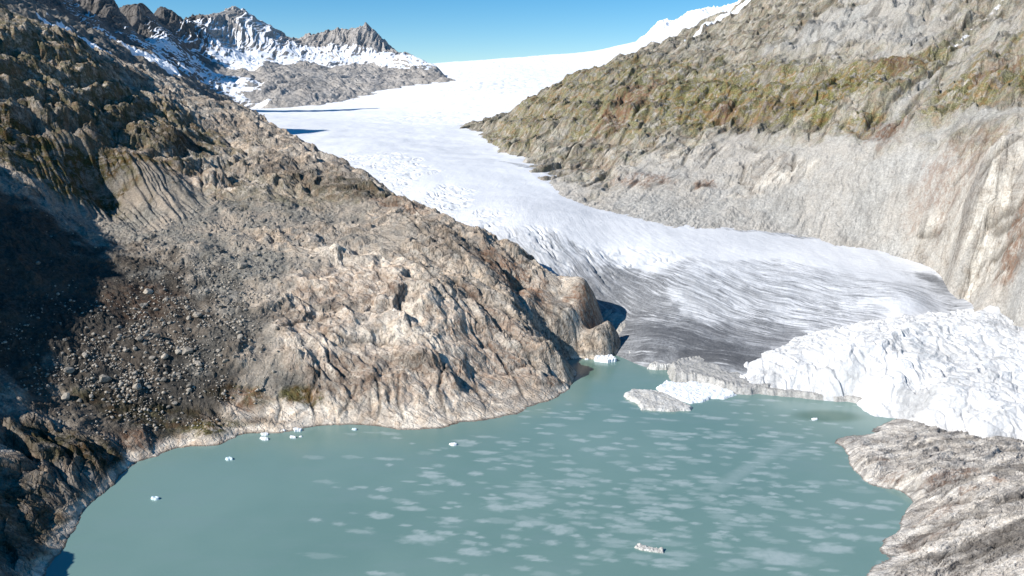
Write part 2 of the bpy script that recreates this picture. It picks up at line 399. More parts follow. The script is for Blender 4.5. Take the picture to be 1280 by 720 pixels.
def relief_left(X, Y, B, U):
    wx = X + 16 * fbm(X / 60, Y / 60, 3, 1); wy = Y + 16 * fbm(X / 60, Y / 60, 3, 5)
    ca, sa = 0.87, -0.49
    a = wx * ca + wy * sa; b = -wx * sa + wy * ca
    scree = blob(S_left, X, Y, SCREE_L, 0.4, 30, 21)
    up = sstep(150, 185, B)                                   # craggy upper slopes
    cliff = blob(S_left, X, Y, [(190, 165, 75, 40, -30), (60, 170, 90, 45, -20), (30, 120, 90, 40, 0), (110, 100, 120, 50, 20), (290, 215, 45, 35, 0), (250, 220, 30, 20, 0)], 0.3, 30, 60)
    swell = (billow(a / 85, b / 40, 2, 10, 0.45) - 0.45) * 9 + (billow(a / 38, b / 20, 2, 12, 0.5) - .45) * 4.5
    mid = (billow(a / 17, b / 9.5, 3, 14, 0.5) - 0.45) * 2.0
    small = (billow(wx / 4.6, wy / 4.0, 3, 18, 0.55) - 0.45) * .55
    e, idv = cells(a / 9.5 + 0.3 * pn(X / 5, Y / 5, 44), b / 5.5, 3)
    joints = ((idv - 0.5) * 1.3 + .7) * sstep(0.0, 0.22, e)
    e2, id2 = cells(wx / 2.6, wy / 2.6, 8)
    rub = (id2 - .5) * 1.3 * sstep(0, .15, e2)
    e3, id3 = cells(wx / 5.5, wy / 5.5, 11)
    rub = rub + (id3 - .6).clip(0) * 4.5 * sstep(0, .25, e3)
    knob = blob(S_left, X, Y, [(715, 385, 42, 40, 0, 1)], .1, 20, 97)
    gl = polydist(S_left, X, Y, [(575, 290), (610, 325), (645, 352), (652, 385), (672, 412), (700, 432), (716, 446)])
    gl2 = polydist(S_left, X, Y, [(520, 300), (560, 345), (610, 385), (650, 440), (700, 470)])
    f1, ea = facets(a / 26, b / 15, 61, 1.1, .5); ta = LAST[0]; f2, eb = facets(a / 10, b / 5.5, 64, 1.1, .5); tb = LAST[0]; f3, ec = facets(wx / 3.8, wy / 3.2, 67, 1.1, .5); tc = LAST[0]
    global TONE
    TONE = .3 * ta + .4 * tb + .3 * tc
    smo = blob(S_left, X, Y, [(285, 430, 20, 16, 0, 1), (350, 508, 36, 12, 0, 1), (440, 510, 50, 16, 0, 1), (520, 500, 45, 20, 0, .9), (430, 425, 65, 30, 0, .9), (620, 480, 50, 26, 0, .7), (430, 340, 70, 45, 0, .75), (530, 400, 50, 35, 0, .6), (250, 230, 26, 20, 0, .8), (290, 500, 20, 10, 0, .7), (705, 360, 22, 16, 0, .8)], .3, 18, 92)
    lobes = billow((a * .5 + b * .87 + 5 * fbm(X / 14, Y / 14, 2, 93)) / 13, (b * .5 - a * .87) / 22, 2, 94, .4) - .4
    hx, hy, _ = S_left.hit(285, 432); dome = np.exp(-(((X - hx) / 15) ** 2 + ((Y - hy) / 12) ** 2) ** 1.5) * 5
    swell = swell * .65; mid = mid * .3 + (f1 * 8.0 + f2 * 3.1) * (1 - .6 * smo) + smo * lobes * 2.6 + dome; small = (small * .4 + f3 * 1.15) * (1 - .8 * smo)
    global CRACK
    CRACK = np.maximum(np.maximum(1 - sstep(0, .05, ea), (1 - sstep(0, .07, eb)) * .9), (1 - sstep(0, .10, ec)) * .45) * sstep(-.3, .25, fbm(X / 22, Y / 22, 3, 68) + .12)
    CRACK = CRACK * (1 - .8 * smo)
    sm_ = seams(S_left, X, Y, SEAM_L, 1.2, 95)
    joints = joints * .5 * (1 - smo) - CRACK * .9 - sm_ * 1.5
    CRACK = np.maximum(CRACK, sm_ * .9)
    rock = swell + mid + small + joints - 5.5 * np.exp(-(gl / 6) ** 2) - 4 * np.exp(-(gl2 / 7) ** 2)
    rock = rock * (1 - .62 * knob) - 1.5 * knob
    z = lerp(rock, swell * 0.35 + rub + fbm(X / 25, Y / 25, 3, 70) * 3, scree)
    # steep fluted steps
    st = 26.0
    q = (B + 22 * fbm(X / 80, Y / 80, 4, 33)) / st
    fr = q - np.floor(q)
    step = (sstep(0.25, 0.75, fr) - fr) * st
    flute = ridged(X / 15 + 0.6 * fbm(X / 20, Y / 20, 2, 7), Y / 60, 3, 36) * 3.2
    z = z + cliff * (step * .75 - flute * sstep(-.2, .5, np.sin(fr * 6.283 - 1.57)))
    # moraine flutes
    mor = blob(S_left, X, Y, [(110, 245, 55, 60, -20), (170, 235, 50, 55, -20), (215, 255, 35, 50, -10)], .2, 30, 61)
    fl = np.abs(pn((X * 0.75 + Y * 0.66) / 6.5 + 0.5 * fbm(X / 30, Y / 30, 3, 4), (X - Y) / 120, 51))
    z = lerp(z, fl * 6.5 - 2 + rub * .3, mor * 0.85)
    near = sstep(-1.5, 18, B)
    return z * (0.17 + 0.83 * near), scree, cliff, mor

SCREE_L = [(230, 400, 75, 70, 0), (180, 470, 70, 45, 0), (290, 340, 60, 60, 0), (120, 320, 110, 90, 0), (60, 420, 110, 80, 0), (170, 290, 90, 60, 0),
           (330, 270, 60, 50, 0), (110, 500, 60, 35, 0), (300, 470, 40, 14, 0), (250, 285, 60, 60, 0), (410, 270, 45, 30, 0), (450, 262, 30, 22, 0, .8), (470, 300, 40, 25, 0, .6)]

def build_left():
    U, D = fan(-1.9, 0.16, 1500, 250, 1500, 1500)
    # denser columns inside the picture
    t = np.linspace(0, 1, U.shape[1]); uu = np.where(t < 0.14, -1.9 + (t / 0.14) * 1.18, -0.72 + (t - 0.14) / 0.86 * 0.88)
    U = np.broadcast_to(uu, U.shape)
    B = coarse_eval(S_left, U, D)
    X = U * D; Y = D
    R, scree, cliff, mor = relief_left(X, Y, B, U)
    Z = B + R
    veg = blob(S_left, X, Y, [(60, 90, 200, 130, 0, .75), (160, 130, 110, 60, 0, .8), (140, 205, 70, 14, 35), (90, 225, 60, 14, 30), (250, 175, 35, 35, 0, .7), (30, 185, 90, 40, 0), (300, 495, 22, 8, 0, .9), (375, 497, 14, 7, 0), (270, 535, 36, 14, 0), (100, 560, 40, 18, 0, .9), (190, 520, 50, 14, 0, .8),
                              (350, 240, 90, 50, 0, .45), (440, 240, 60, 30, 0, .55), (0, 650, 40, 40, 0, .6), (230, 150, 50, 30, 0, .8)], .35, 22, 80)
    red = blob(S_left, X, Y, [(440, 360, 60, 30, 0, .4), (520, 460, 50, 25, 0, .45), (400, 400, 40, 25, 0, .35), (640, 350, 40, 22, -30, .9), (740, 405, 22, 14, 0, .9), (470, 470, 60, 20, 0, .5), (600, 440, 50, 25, -30, .55), (500, 255, 50, 15, -40, .7), (175, 380, 30, 30, 0, .7), (180, 555, 26, 10, 0, .8), (700, 480, 14, 10, 0, .8), (620, 395, 50, 10, -40, .5), (200, 205, 90, 20, 0, .3), (300, 505, 12, 10, 0, .8)], .4, 16, 83)
    pale = blob(S_left, X, Y, [(430, 430, 110, 55, 0, .9), (285, 430, 20, 16, 0, 1), (350, 425, 35, 16, 0, 1), (350, 515, 60, 12, 0, 1), (480, 515, 90, 20, 0, .95), (600, 500, 60, 22, 0, .9), (430, 350, 80, 50, 0, .8), (540, 400, 60, 40, 0, .7), (250, 540, 40, 6, 0, .7), (260, 235, 25, 22, 0, .9), (730, 400, 22, 25, 0, .6), (690, 350, 30, 20, 0, .6)], .35, 20, 86)
    dk = blob(S_left, X, Y, [(110, 560, 70, 30, 0, .65), (40, 640, 60, 60, 0, .6), (200, 500, 70, 22, 0, .6), (235, 430, 55, 45, 0, .7), (160, 440, 75, 50, 0, .85), (190, 485, 65, 32, 0, .9), (130, 520, 50, 24, 0, .8), (400, 480, 40, 8, 0, .5), (480, 455, 50, 8, 0, .45), (420, 385, 30, 8, 0, .5), (350, 395, 40, 12, 0, .5), (60, 180, 130, 60, 0, .3), (170, 160, 70, 30, -20, .25), (225, 175, 28, 28, -30, .75), (440, 235, 90, 24, -35, .45), (390, 225, 90, 30, -35, .4), (570, 300, 60, 14, -40, .4), (50, 370, 130, 120, 0, .95), (0, 262, 60, 40, 0, .9), (30, 290, 70, 50, 0, .95), (0, 320, 80, 60, 0, .95)], .35, 18, 88)  # dark ground, plus far-left patches that paint the spur's shadow deeper
    # bathtub ring of bare pale rock at the waterline
    ring = 1 - sstep(2.0, 5.5, Z + fbm(X / 14, Y / 14, 3, 71) * 2)
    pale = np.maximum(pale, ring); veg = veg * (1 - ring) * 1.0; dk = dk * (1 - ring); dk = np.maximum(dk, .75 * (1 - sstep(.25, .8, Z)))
    snow = np.zeros_like(Z)
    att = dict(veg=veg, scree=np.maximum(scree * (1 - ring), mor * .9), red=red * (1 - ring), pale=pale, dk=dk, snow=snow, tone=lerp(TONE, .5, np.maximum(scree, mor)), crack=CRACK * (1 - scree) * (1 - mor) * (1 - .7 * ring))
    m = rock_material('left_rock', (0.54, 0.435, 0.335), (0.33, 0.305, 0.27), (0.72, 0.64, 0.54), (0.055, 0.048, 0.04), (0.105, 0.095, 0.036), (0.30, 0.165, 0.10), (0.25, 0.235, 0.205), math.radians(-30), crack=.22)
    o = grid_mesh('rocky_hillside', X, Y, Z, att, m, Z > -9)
    tag(o, 'brown and grey ice-smoothed rocky hillside left of the lake', kind='structure')
    return X, Y, Z

# ================================================================== RIGHT HILLSIDE
RH = []
foot = [(592, 155, 1720), (605, 180, 1450), (650, 207, 1150), (740, 246, 960), (870, 278, 870), (1000, 300, 833), (1100, 325, 790), (1180, 350, 738), (1213, 372, 700), (1222, 392, 668),
        (1262, 402, 640), (1300, 420, 610), (1420, 445, 560), (1600, 470, 520)]
for a, b, d in foot:
    u, dd, z = pd(a, b, d); RH.append((u, dd, z)); RH.append((u - 0.01, dd * 0.93, z - 22)); RH.append((u - .02, dd * 0.8, z - 60))
sky = [(600, 153, 1780), (640, 136, 1620), (680, 115, 1560), (720, 90, 1560), (760, 77, 1580), (800, 61, 1640), (840, 50, 1700), (856, 38, 1730), (885, 28, 1780), (960, -2, 1920), (1050, -50, 1980), (1200, -120, 1900), (1400, -200, 1700)]
for a, b, d in sky:
    u, dd, z = pd(a, b, d); RH.append((u, dd, z)); RH.append((u, dd * 1.12, z - 60)); RH.append((u, dd * 1.3, z - 200))
RH += [pd(640, 165, 1400), pd(680, 150, 1350), pd(700, 195, 1170), pd(740, 200, 1100), pd(740, 130, 1300), pd(800, 120, 1270), pd(800, 180, 1095), pd(800, 230, 975), pd(820, 82, 1440), pd(900, 80, 1330),
       pd(900, 150, 1120), pd(900, 175, 1050), pd(900, 225, 960), pd(900, 42, 1560), pd(1000, 50, 1270), pd(1000, 130, 1060), pd(1000, 178, 965), pd(1000, 240, 890), pd(1000, 0, 1520),
       pd(1100, 30, 1220), pd(1100, 110, 980), pd(1100, 175, 890), pd(1100, 250, 835), pd(1100, -40, 1480), pd(1200, 30, 1120), pd(1200, 110, 910), pd(1200, 170, 825), pd(1200, 220, 785), pd(1200, 290, 738),
       pd(1280, 20, 1040), pd(1280, 110, 835), pd(1280, 160, 760), pd(1280, 220, 715), pd(1280, 290, 675), pd(1280, 350, 640), pd(1450, 100, 700), pd(1450, 280, 580), pd(1450, -60, 1000), pd(1700, 200, 560), pd(1700, 0, 700)]
S_right = Surf(RH)

SEAM_R = [[(1232, 286), (1256, 268), (1285, 246)], [(1244, 288), (1268, 272), (1290, 258)], [(1240, 322), (1262, 305), (1290, 286)], [(1244, 348), (1268, 334), (1292, 318)], [(1256, 332), (1285, 312)], [(1150, 298), (1176, 286)],
          [(1196, 222), (1222, 196), (1250, 176)], [(1228, 218), (1252, 190), (1275, 172)], [(1180, 215), (1204, 188)], [(853, 205), (868, 180), (880, 168)], [(880, 210), (900, 184), (915, 172)], [(925, 232), (932, 205)], [(990, 215), (995, 190)],
          [(1075, 160), (1110, 120), (1160, 80), (1200, 45)], [(1110, 160), (1150, 110), (1190, 80)], [(800, 160), (815, 130), (850, 100)], [(850, 150), (858, 120)], [(760, 190), (785, 160), (800, 130)], [(900, 155), (925, 118), (950, 95)], [(1010, 165), (1020, 140)], [(980, 150), (1000, 128), (1050, 118)],
          [(700, 200), (730, 165), (760, 140)], [(740, 225), (765, 205)], [(650, 185), (690, 150)], [(940, 95), (1000, 70), (1060, 60)], [(880, 80), (940, 50)], [(1130, 158), (1160, 128), (1200, 105)], [(1230, 120), (1250, 95)]]

def build_right():
    nu, nd = 1300, 1400
    U, D = fan(-0.08, 1.0, nu, 470, 2100, nd)
    t = np.linspace(0, 1, U.shape[1]); uu = np.where(t < 0.9, -0.08 + t / 0.9 * 0.78, 0.70 + (t - 0.9) / 0.1 * 0.3)
    U = np.broadcast_to(uu, U.shape)
    B = coarse_eval(S_right, U, D)
    X = U * D; Y = D
    # trimline: craggy green ground above it, pale ice-scoured ground below it
    tx = np.interp(U, [-0.06, 0.12, 0.185, 0.27, 0.38, 0.47, 0.56, 0.68, 1.0], [120, 112, 150, 163, 160, 165, 178, 205, 230])
    trim = sstep(-14, 14, B - tx + fbm(X / 60, Y / 60, 5, 100, .6) * 44)
    wx = X + 14 * fbm(X / 50, Y / 50, 3, 101); wy = Y + 14 * fbm(X / 50, Y / 50, 3, 105)
    ca, sa = math.cos(0.76), math.sin(0.76)      # joints rake from lower left to upper right
    a = wx * ca + wy * sa; b = -wx * sa + wy * ca
    sw = (billow(a / 90, b / 38, 3, 110) - .45) * 12
    md = (billow(a / 26, b / 11, 3, 114, .5) - .45) * 3.2
    sm = (billow(wx / 6, wy / 6, 3, 118, .55) - .45) * .8
    e, idv = cells(a / 16, b / 8, 13)
    f1, ea = facets(a / 75, b / 22, 71, 1.2, .5); ta = LAST[0]; f2, eb = facets(a / 28, b / 9, 74, 1.2, .5); tb = LAST[0]; f3, ec = facets(a / 9, b / 5, 77, 1.1, .5); tc = LAST[0]
    crk = np.maximum(np.maximum(1 - sstep(0, .05, ea), (1 - sstep(0, .08, eb)) * .9), (1 - sstep(0, .10, ec)) * .5) * sstep(-.3, .25, fbm(X / 30, Y / 30, 3, 78) + .12)
    sw = sw * .8; md = md * .5 + f1 * 9 + f2 * 3.4; sm = sm * .5 + f3 * 1.3
    jn = ((idv - .5) * 1 + .5) * sstep(0, .22, e) - crk * 1.1
    st = 30.0; q = (B + 14 * fbm(X / 80, Y / 80, 3, 133)) / st; fr = q - np.floor(q)
    step = (sstep(.25, .75, fr) - fr) * st
    slab = blob(S_right, X, Y, [(870, 190, 60, 35, 0, .9), (960, 215, 50, 40, 0, .9), (1240, 200, 50, 60, 45, .9), (1270, 280, 35, 50, 45, 1), (1250, 340, 40, 25, 30, .5), (760, 215, 40, 30, 0, .7), (800, 232, 40, 20, 0, .8), (870, 235, 20, 10, 0, .7), (690, 190, 50, 60, 0, .6)], .4, 25, 140)
    lowrel = fbm(X / 30, Y / 30, 5, 120, .55) * 5 + (billow(wx / 6, wy / 6, 3, 127, .6) - .45) * 1.2
    gully = (ridged(a / 120, b / 14, 3, 129) - .3) * -2.5
    lowrel = lowrel + gully
    z = lerp(lerp(lowrel, sw * .5 + md * .8 + sm + jn, slab), sw + md + sm + jn + step * .45, trim)
    sr = seams(S_right, X, Y, SEAM_R, 2.4, 160); z = z - sr * 4
    g1 = polydist(S_right, X, Y, [(1290, -10), (1220, 40), (1160, 85), (1120, 125), (1090, 170)])
    z = z - 14 * np.exp(-(g1 / 26) ** 2) * trim
    g2 = polydist(S_right, X, Y, [(1290, 130), (1200, 150), (1100, 168), (1000, 182), (900, 172)])
    bench = np.exp(-(g2 / 16) ** 2)
    z = lerp(z, z * .3, bench)
    Z = B + z - 5 * trim
    veg = blob(S_right, X, Y, [(700, 120, 170, 190, 0, .75), (800, 110, 150, 200, 0, .8), (880, 120, 110, 120, 0, .95), (960, 120, 90, 90, 0, .9), (1040, 110, 90, 80, 0, 1), (1080, 150, 60, 30, 0, .9), (1180, 70, 80, 90, 40, .8), (1220, 110, 50, 60, 40, .9), (1270, 90, 30, 40, 0, .9), (1260, 170, 40, 30, 30, .7)], .4, 40, 150) * trim
    veg = np.maximum(veg, trim * .35)
    red = blob(S_right, X, Y, [(790, 122, 30, 100, -35, 1), (770, 145, 25, 60, -35, .8), (905, 140, 26, 26, 0, .9), (1110, 150, 22, 26, 0, .9), (1120, 75, 25, 40, 0, .8), (1250, 85, 25, 20, 0, .8), (800, 225, 45, 20, -25, .7), (740, 205, 40, 20, -25, .6), (880, 232, 14, 8, 0, .8), (960, 135, 60, 30, 0, .4), (1200, 205, 30, 40, 50, .5), (1270, 300, 30, 10, 50, .8)], .45, 18, 153)
    pale = np.maximum(slab, (1 - trim) * .75)
    scree = np.maximum((1 - trim) * (1 - slab) * .85, np.exp(-(g1 / 11) ** 2) * .9)
    scree = np.maximum(scree, bench * .8)
    scree = np.maximum(scree, blob(S_right, X, Y, [(1080, 20, 140, 90, 0, .9), (1130, 40, 70, 70, 0, .9), (1230, 50, 30, 140, -50, .6)], .4, 40, 155) * trim)
    dkl = blob(S_right, X, Y, [(880, 233, 8, 5, 0, .8), (930, 160, 26, 14, 0, .3)], .25, 8, 157)
    fan_ = fbm(a / 130, b / 11, 4, 170, .6); fan2 = fbm(X / 45, Y / 45, 4, 175, .6)
    dkl = np.maximum(dkl, np.clip(.42 * sstep(.02, .45, fan_) + .38 * sstep(.05, .5, fan2), 0, .6) * (.45 + .55 * trim))
    snow = blob(S_right, X, Y, [(898, 22, 12, 130, -50, .7), (925, 8, 10, 60, -50, .6)], .3, 25, 158) * 1.0
    snow = np.maximum(snow, .45 * np.exp(-(polydist(S_right, X, Y, [(1280, -20), (1215, 30), (1180, 55)]) / 7) ** 2))
    att = dict(tone=lerp(.3 * ta + .4 * tb + .3 * tc, .5, scree), crack=np.maximum(crk * np.maximum(slab * .7, trim) * (1 - scree), sr), veg=veg * (1 - .9 * scree), scree=scree, red=red, pale=pale, dk=dkl, snow=snow)
    m = rock_material('right_rock', (0.42, 0.375, 0.32), (0.34, 0.325, 0.295), (0.56, 0.53, 0.475), (0.11, 0.095, 0.075), (0.215, 0.205, 0.085), (0.26, 0.145, 0.09), (0.42, 0.41, 0.385), math.radians(50), 0.8, 0.8, 0.4, .22, .3)
    o = grid_mesh('valley_hillside', X, Y, Z, att, m)
    tag(o, 'pale sunlit hillside with green crags right of the glacier', kind='structure')

# ================================================================== GLACIER
GL = [pz(*p) for p in [(700, 428, 2), (770, 434, 4), (800, 446, 5), (850, 452, 6), (900, 464, 6), (940, 470, 6), (1000, 478, 6), (760, 400, 16), (850, 400, 25), (950, 430, 16), (1050, 425, 18), (900, 430, 16),
                       (750, 370, 34), (800, 370, 36), (850, 350, 51), (950, 370, 41), (1050, 380, 38), (1150, 395, 31), (1215, 388, 33), (700, 300, 76), (800, 300, 73), (900, 300, 73), (1000, 301, 71), (1000, 330, 60),
                       (900, 330, 60), (1100, 332, 57), (1180, 352, 47), (760, 330, 56), (650, 260, 98), (600, 240, 105), (750, 252, 93), (860, 276, 82), (550, 220, 118), (500, 190, 135), (600, 190, 131), (620, 170, 146), (650, 212, 120),
                       (400, 180, 143), (350, 155, 165), (300, 145, 175), (450, 150, 162), (590, 152, 160), (520, 170, 148)]]
GL += [pd(310, 138, 2500), pd(400, 137, 2700), pd(500, 125, 2950), pd(560, 112, 3150), pd(578, 107, 3250), pd(600, 112, 3000), pd(600, 130, 2500), pd(640, 122, 2600), pd(545, 79, 4600), pd(600, 75, 4600), pd(680, 69, 4600), pd(740, 64, 4700),
       pd(790, 54, 5000), pd(850, 30, 5600), pd(870, 20, 5800), pd(620, 95, 3700), pd(690, 92, 3900), pd(560, 95, 3900), pd(650, 108, 3200), pd(720, 85, 4200), pd(900, 30, 5600), pd(1000, 0, 5800),
       pd(200, 140, 2300), pd(0, 140, 2300), pd(200, 137, 3000), pd(0, 137, 3000), pd(1000, 80, 4500)]
for a, b, d in [(500, 84, 4700), (545, 79, 4600), (600, 75, 4600), (680, 69, 4600), (740, 64, 4700), (790, 54, 5000), (850, 30, 5600), (900, 20, 5800)]:
    u, dd, z = pd(a, b, d); GL.append((u, dd * 1.1, z - 40)); GL.append((u, dd * 1.4, z - 300))
for a, b in [(660, 436), (700, 436), (770, 442), (800, 454), (850, 460), (900, 474), (940, 484), (1000, 490), (1080, 498), (1180, 500), (1300, 500)]:
    GL.append(off(a, b, -12, .96)); GL.append(off(a, b, -12, .86))
GL += [pz(1100, 430, 14), pz(1180, 430, 10), pz(1260, 440, 6), pz(1260, 420, 20), pz(1300, 420, 15)]
S_gl = Surf(GL, 0.05)

def build_glacier():
    U, D = fan(-0.72, 0.66, 1300, 560, 6600, 1700)
    B = coarse_eval(S_gl, U, D)
    X = U * D; Y = D
    # flow-parallel band coordinate: arcs that bow round the tongue
    cx, cy = 420, 900
    r = np.hypot((X - cx) * 1.0, (Y - cy) * 1.25); th = np.arctan2(Y - cy, X - cx)
    tongue = 1 - sstep(820, 1050, D + (X - 150) * -.15)
    bandc = r; alongc = th * 220
    wob = fbm(X / 60, Y / 60, 3, 200) * 8
    foli = fbm((bandc + wob) / 5, alongc / 45, 5, 203, .65)
    dz = blob(S_gl, X, Y, [(860, 400, 130, 80, -35, 1), (1000, 370, 150, 50, -20, .8), (760, 380, 60, 70, 0, 1)], .2, 30, 249)
    relief = foli * (.3 + .6 * dz) * tongue + fbm(X / 9, Y / 9, 4, 210, .6) * .8 * tongue * (.3 + .7 * dz)
    # crevasse fields
    cre = blob(S_gl, X, Y, [(500, 215, 40, 90, 0, .7), (560, 248, 30, 60, 0, .9), (600, 285, 30, 50, 0, 1), (660, 310, 36, 40, 0, 1), (720, 330, 40, 34, 0, .9), (650, 330, 40, 40, 0, 1), (460, 200, 70, 70, 0, .6), (780, 325, 50, 22, 0, .5)], .4, 40, 215)
    cx2 = (X * .75 + Y * .66 + 14 * fbm(X / 30, Y / 30, 3, 220)) / 6.0
    cracks = np.abs(pn(cx2, (Y * .75 - X * .66) / 80, 223))
    cd = (1 - sstep(0, .28, cracks))
    relief = relief - cre * cd * sstep(-.2, .3, fbm(X / 22, Y / 22, 3, 228) + .1) * 4.2 + cre * fbm(X / 11, Y / 11, 4, 226) * 1.2
    ice = blob(S_gl, X, Y, [(620, 108, 260, 500, 0, 1), (570, 145, 200, 300, 0, .6), (640, 85, 500, 900, 0, .5)], .5, 150, 230)
    relief = relief + ice * (ridged(X / 60, Y / 90, 4, 233) * -6)
    relief = relief + fbm(X / 200, Y / 200, 4, 236) * 5 * sstep(900, 1300, D)
    far = fbm(X / 35, Y / 60, 4, 240) * 1.2
    Z = B + relief + far
    dirty = blob(S_gl, X, Y, [(830, 420, 90, 55, -35, .86), (780, 385, 55, 50, -45, .82), (760, 420, 45, 25, 0, .85), (900, 440, 80, 30, -20, .95), (740, 350, 40, 40, -45, .66), (880, 380, 80, 60, -40, .55), (950, 420, 60, 30, -20, .72), (1000, 390, 90, 35, -20, .5), (1060, 360, 100, 30, -10, .42), (970, 345, 80, 30, -10, .40), (1190, 370, 26, 40, 0, .55), (700, 320, 50, 30, -40, .45), (650, 300, 45, 22, -40, .35)], .3, 30, 243)
    edge = blob(S_gl, X, Y, [(735, 243, 60, 12, -35, .6), (670, 212, 90, 10, -50, .5), (1190, 358, 40, 14, -30, .8), (970, 292, 60, 9, -15, .5)], .3, 20, 245)
    dirt = np.maximum(dirty, edge)
    black = blob(S_gl, X, Y, [(900, 445, 60, 14, -25, 1), (860, 425, 60, 14, -40, .8), (930, 420, 50, 10, -20, .7), (800, 400, 30, 14, -40, .5)], .5, 25, 248)
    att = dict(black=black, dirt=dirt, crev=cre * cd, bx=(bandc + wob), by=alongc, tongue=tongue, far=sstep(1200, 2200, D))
    n = NT('glacier_ice')
    cmb = n.t.nodes.new('ShaderNodeCombineXYZ'); n.link(n.math('MULTIPLY', n.attr('bx'), 1.0), cmb.inputs[0]); n.link(n.math('MULTIPLY', n.attr('by'), 0.13), cmb.inputs[1])
    band = n.noise(cmb.outputs[0], 0.42, 8, 0.75, 0.5)
    band2 = n.noise(cmb.outputs[0], 0.11, 5, 0.65, 0.8)
    p = n.pos(); spec = n.noise(p, 0.5, 6, 0.75); bl = n.noise(p, 0.02, 5, .6)
    dm = n.math('ADD', n.attr('dirt'), n.math('MULTIPLY', n.math('SUBTRACT', band, 0.5), n.math('MULTIPLY', n.ramp(n.attr('dirt'), 0.0, .5, .3, 3.2), n.ramp(n.noise(p, .035, 4, .65), .38, .62, .35, 1.0))))
    dm = n.math('ADD', dm, n.math('MULTIPLY', n.math('SUBTRACT', band2, 0.5), 0.9))
    dm = n.math('ADD', dm, n.math('MULTIPLY', n.math('SUBTRACT', spec, 0.5), 0.45))
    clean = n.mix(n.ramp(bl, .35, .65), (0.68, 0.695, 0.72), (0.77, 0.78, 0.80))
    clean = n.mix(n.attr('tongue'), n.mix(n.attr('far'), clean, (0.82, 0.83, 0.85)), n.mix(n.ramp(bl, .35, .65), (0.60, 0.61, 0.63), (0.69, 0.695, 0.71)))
    grit = n.mix(n.ramp(spec, .35, .65), (0.11, 0.114, 0.12), (0.235, 0.24, 0.25))
    grit = n.mix(n.math('MULTIPLY', n.attr('black'), .75), grit, (.06, .062, .068))
    col = n.mix(n.ramp(dm, .12, .92), clean, grit)
    col = n.mix(n.math('MULTIPLY', n.attr('crev'), .55), col, (0.34, 0.37, 0.40))
    nm = n.bump(n.math('ADD', n.math('MULTIPLY', band, 1.2), n.math('MULTIPLY', spec, .6)), .8, .6)
    m = n.done(col, nm, .75, .3)
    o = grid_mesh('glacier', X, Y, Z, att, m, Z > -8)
    tag(o, 'white glacier tongue with grey dirt bands flowing down to the lake', kind='structure')

# ================================================================== FLEECE-COVERED ICE
FC = [pz(*p) for p in [(935, 478, 5), (960, 483, 4), (1010, 486, 5), (1060, 490, 6), (1120, 510, 6), (1180, 530, 7), (1240, 545, 8), (1290, 550, 8), (1350, 556, 9),
                       (960, 462, 13), (1000, 466, 14), (1060, 468, 18), (1110, 478, 20), (1170, 490, 20), (1240, 500, 22), (1290, 505, 22),
                       (985, 436, 24), (1020, 440, 26), (1060, 430, 32), (1100, 420, 38), (1150, 412, 40), (1200, 405, 40), (1240, 395, 40), (1262, 402, 36), (1290, 415, 34), (1350, 420, 34),
                       (1080, 450, 27), (1140, 450, 30), (1200, 450, 30), (1280, 455, 30), (1350, 470, 26), (1450, 480, 24), (1450, 560, 8)]]
for a, b in [(900, 484), (950, 486), (980, 488), (1060, 496), (1120, 516), (1180, 538), (1250, 552), (1350, 562), (1450, 575)]: FC.append(off(a, b, -8, .965)); FC.append(off(a, b, -14, .9))
for a, b, z in [(940, 452, 4), (975, 425, 8), (1040, 412, 16), (1090, 404, 22), (1150, 396, 26), (1210, 388, 26), (1250, 380, 26)]:
    FC.append(pz(a, b, z))
    u, d, zz = pz(a, b, z); FC.append((u, d * 1.08, z - 16))
S_fl = Surf(FC, 0.02)

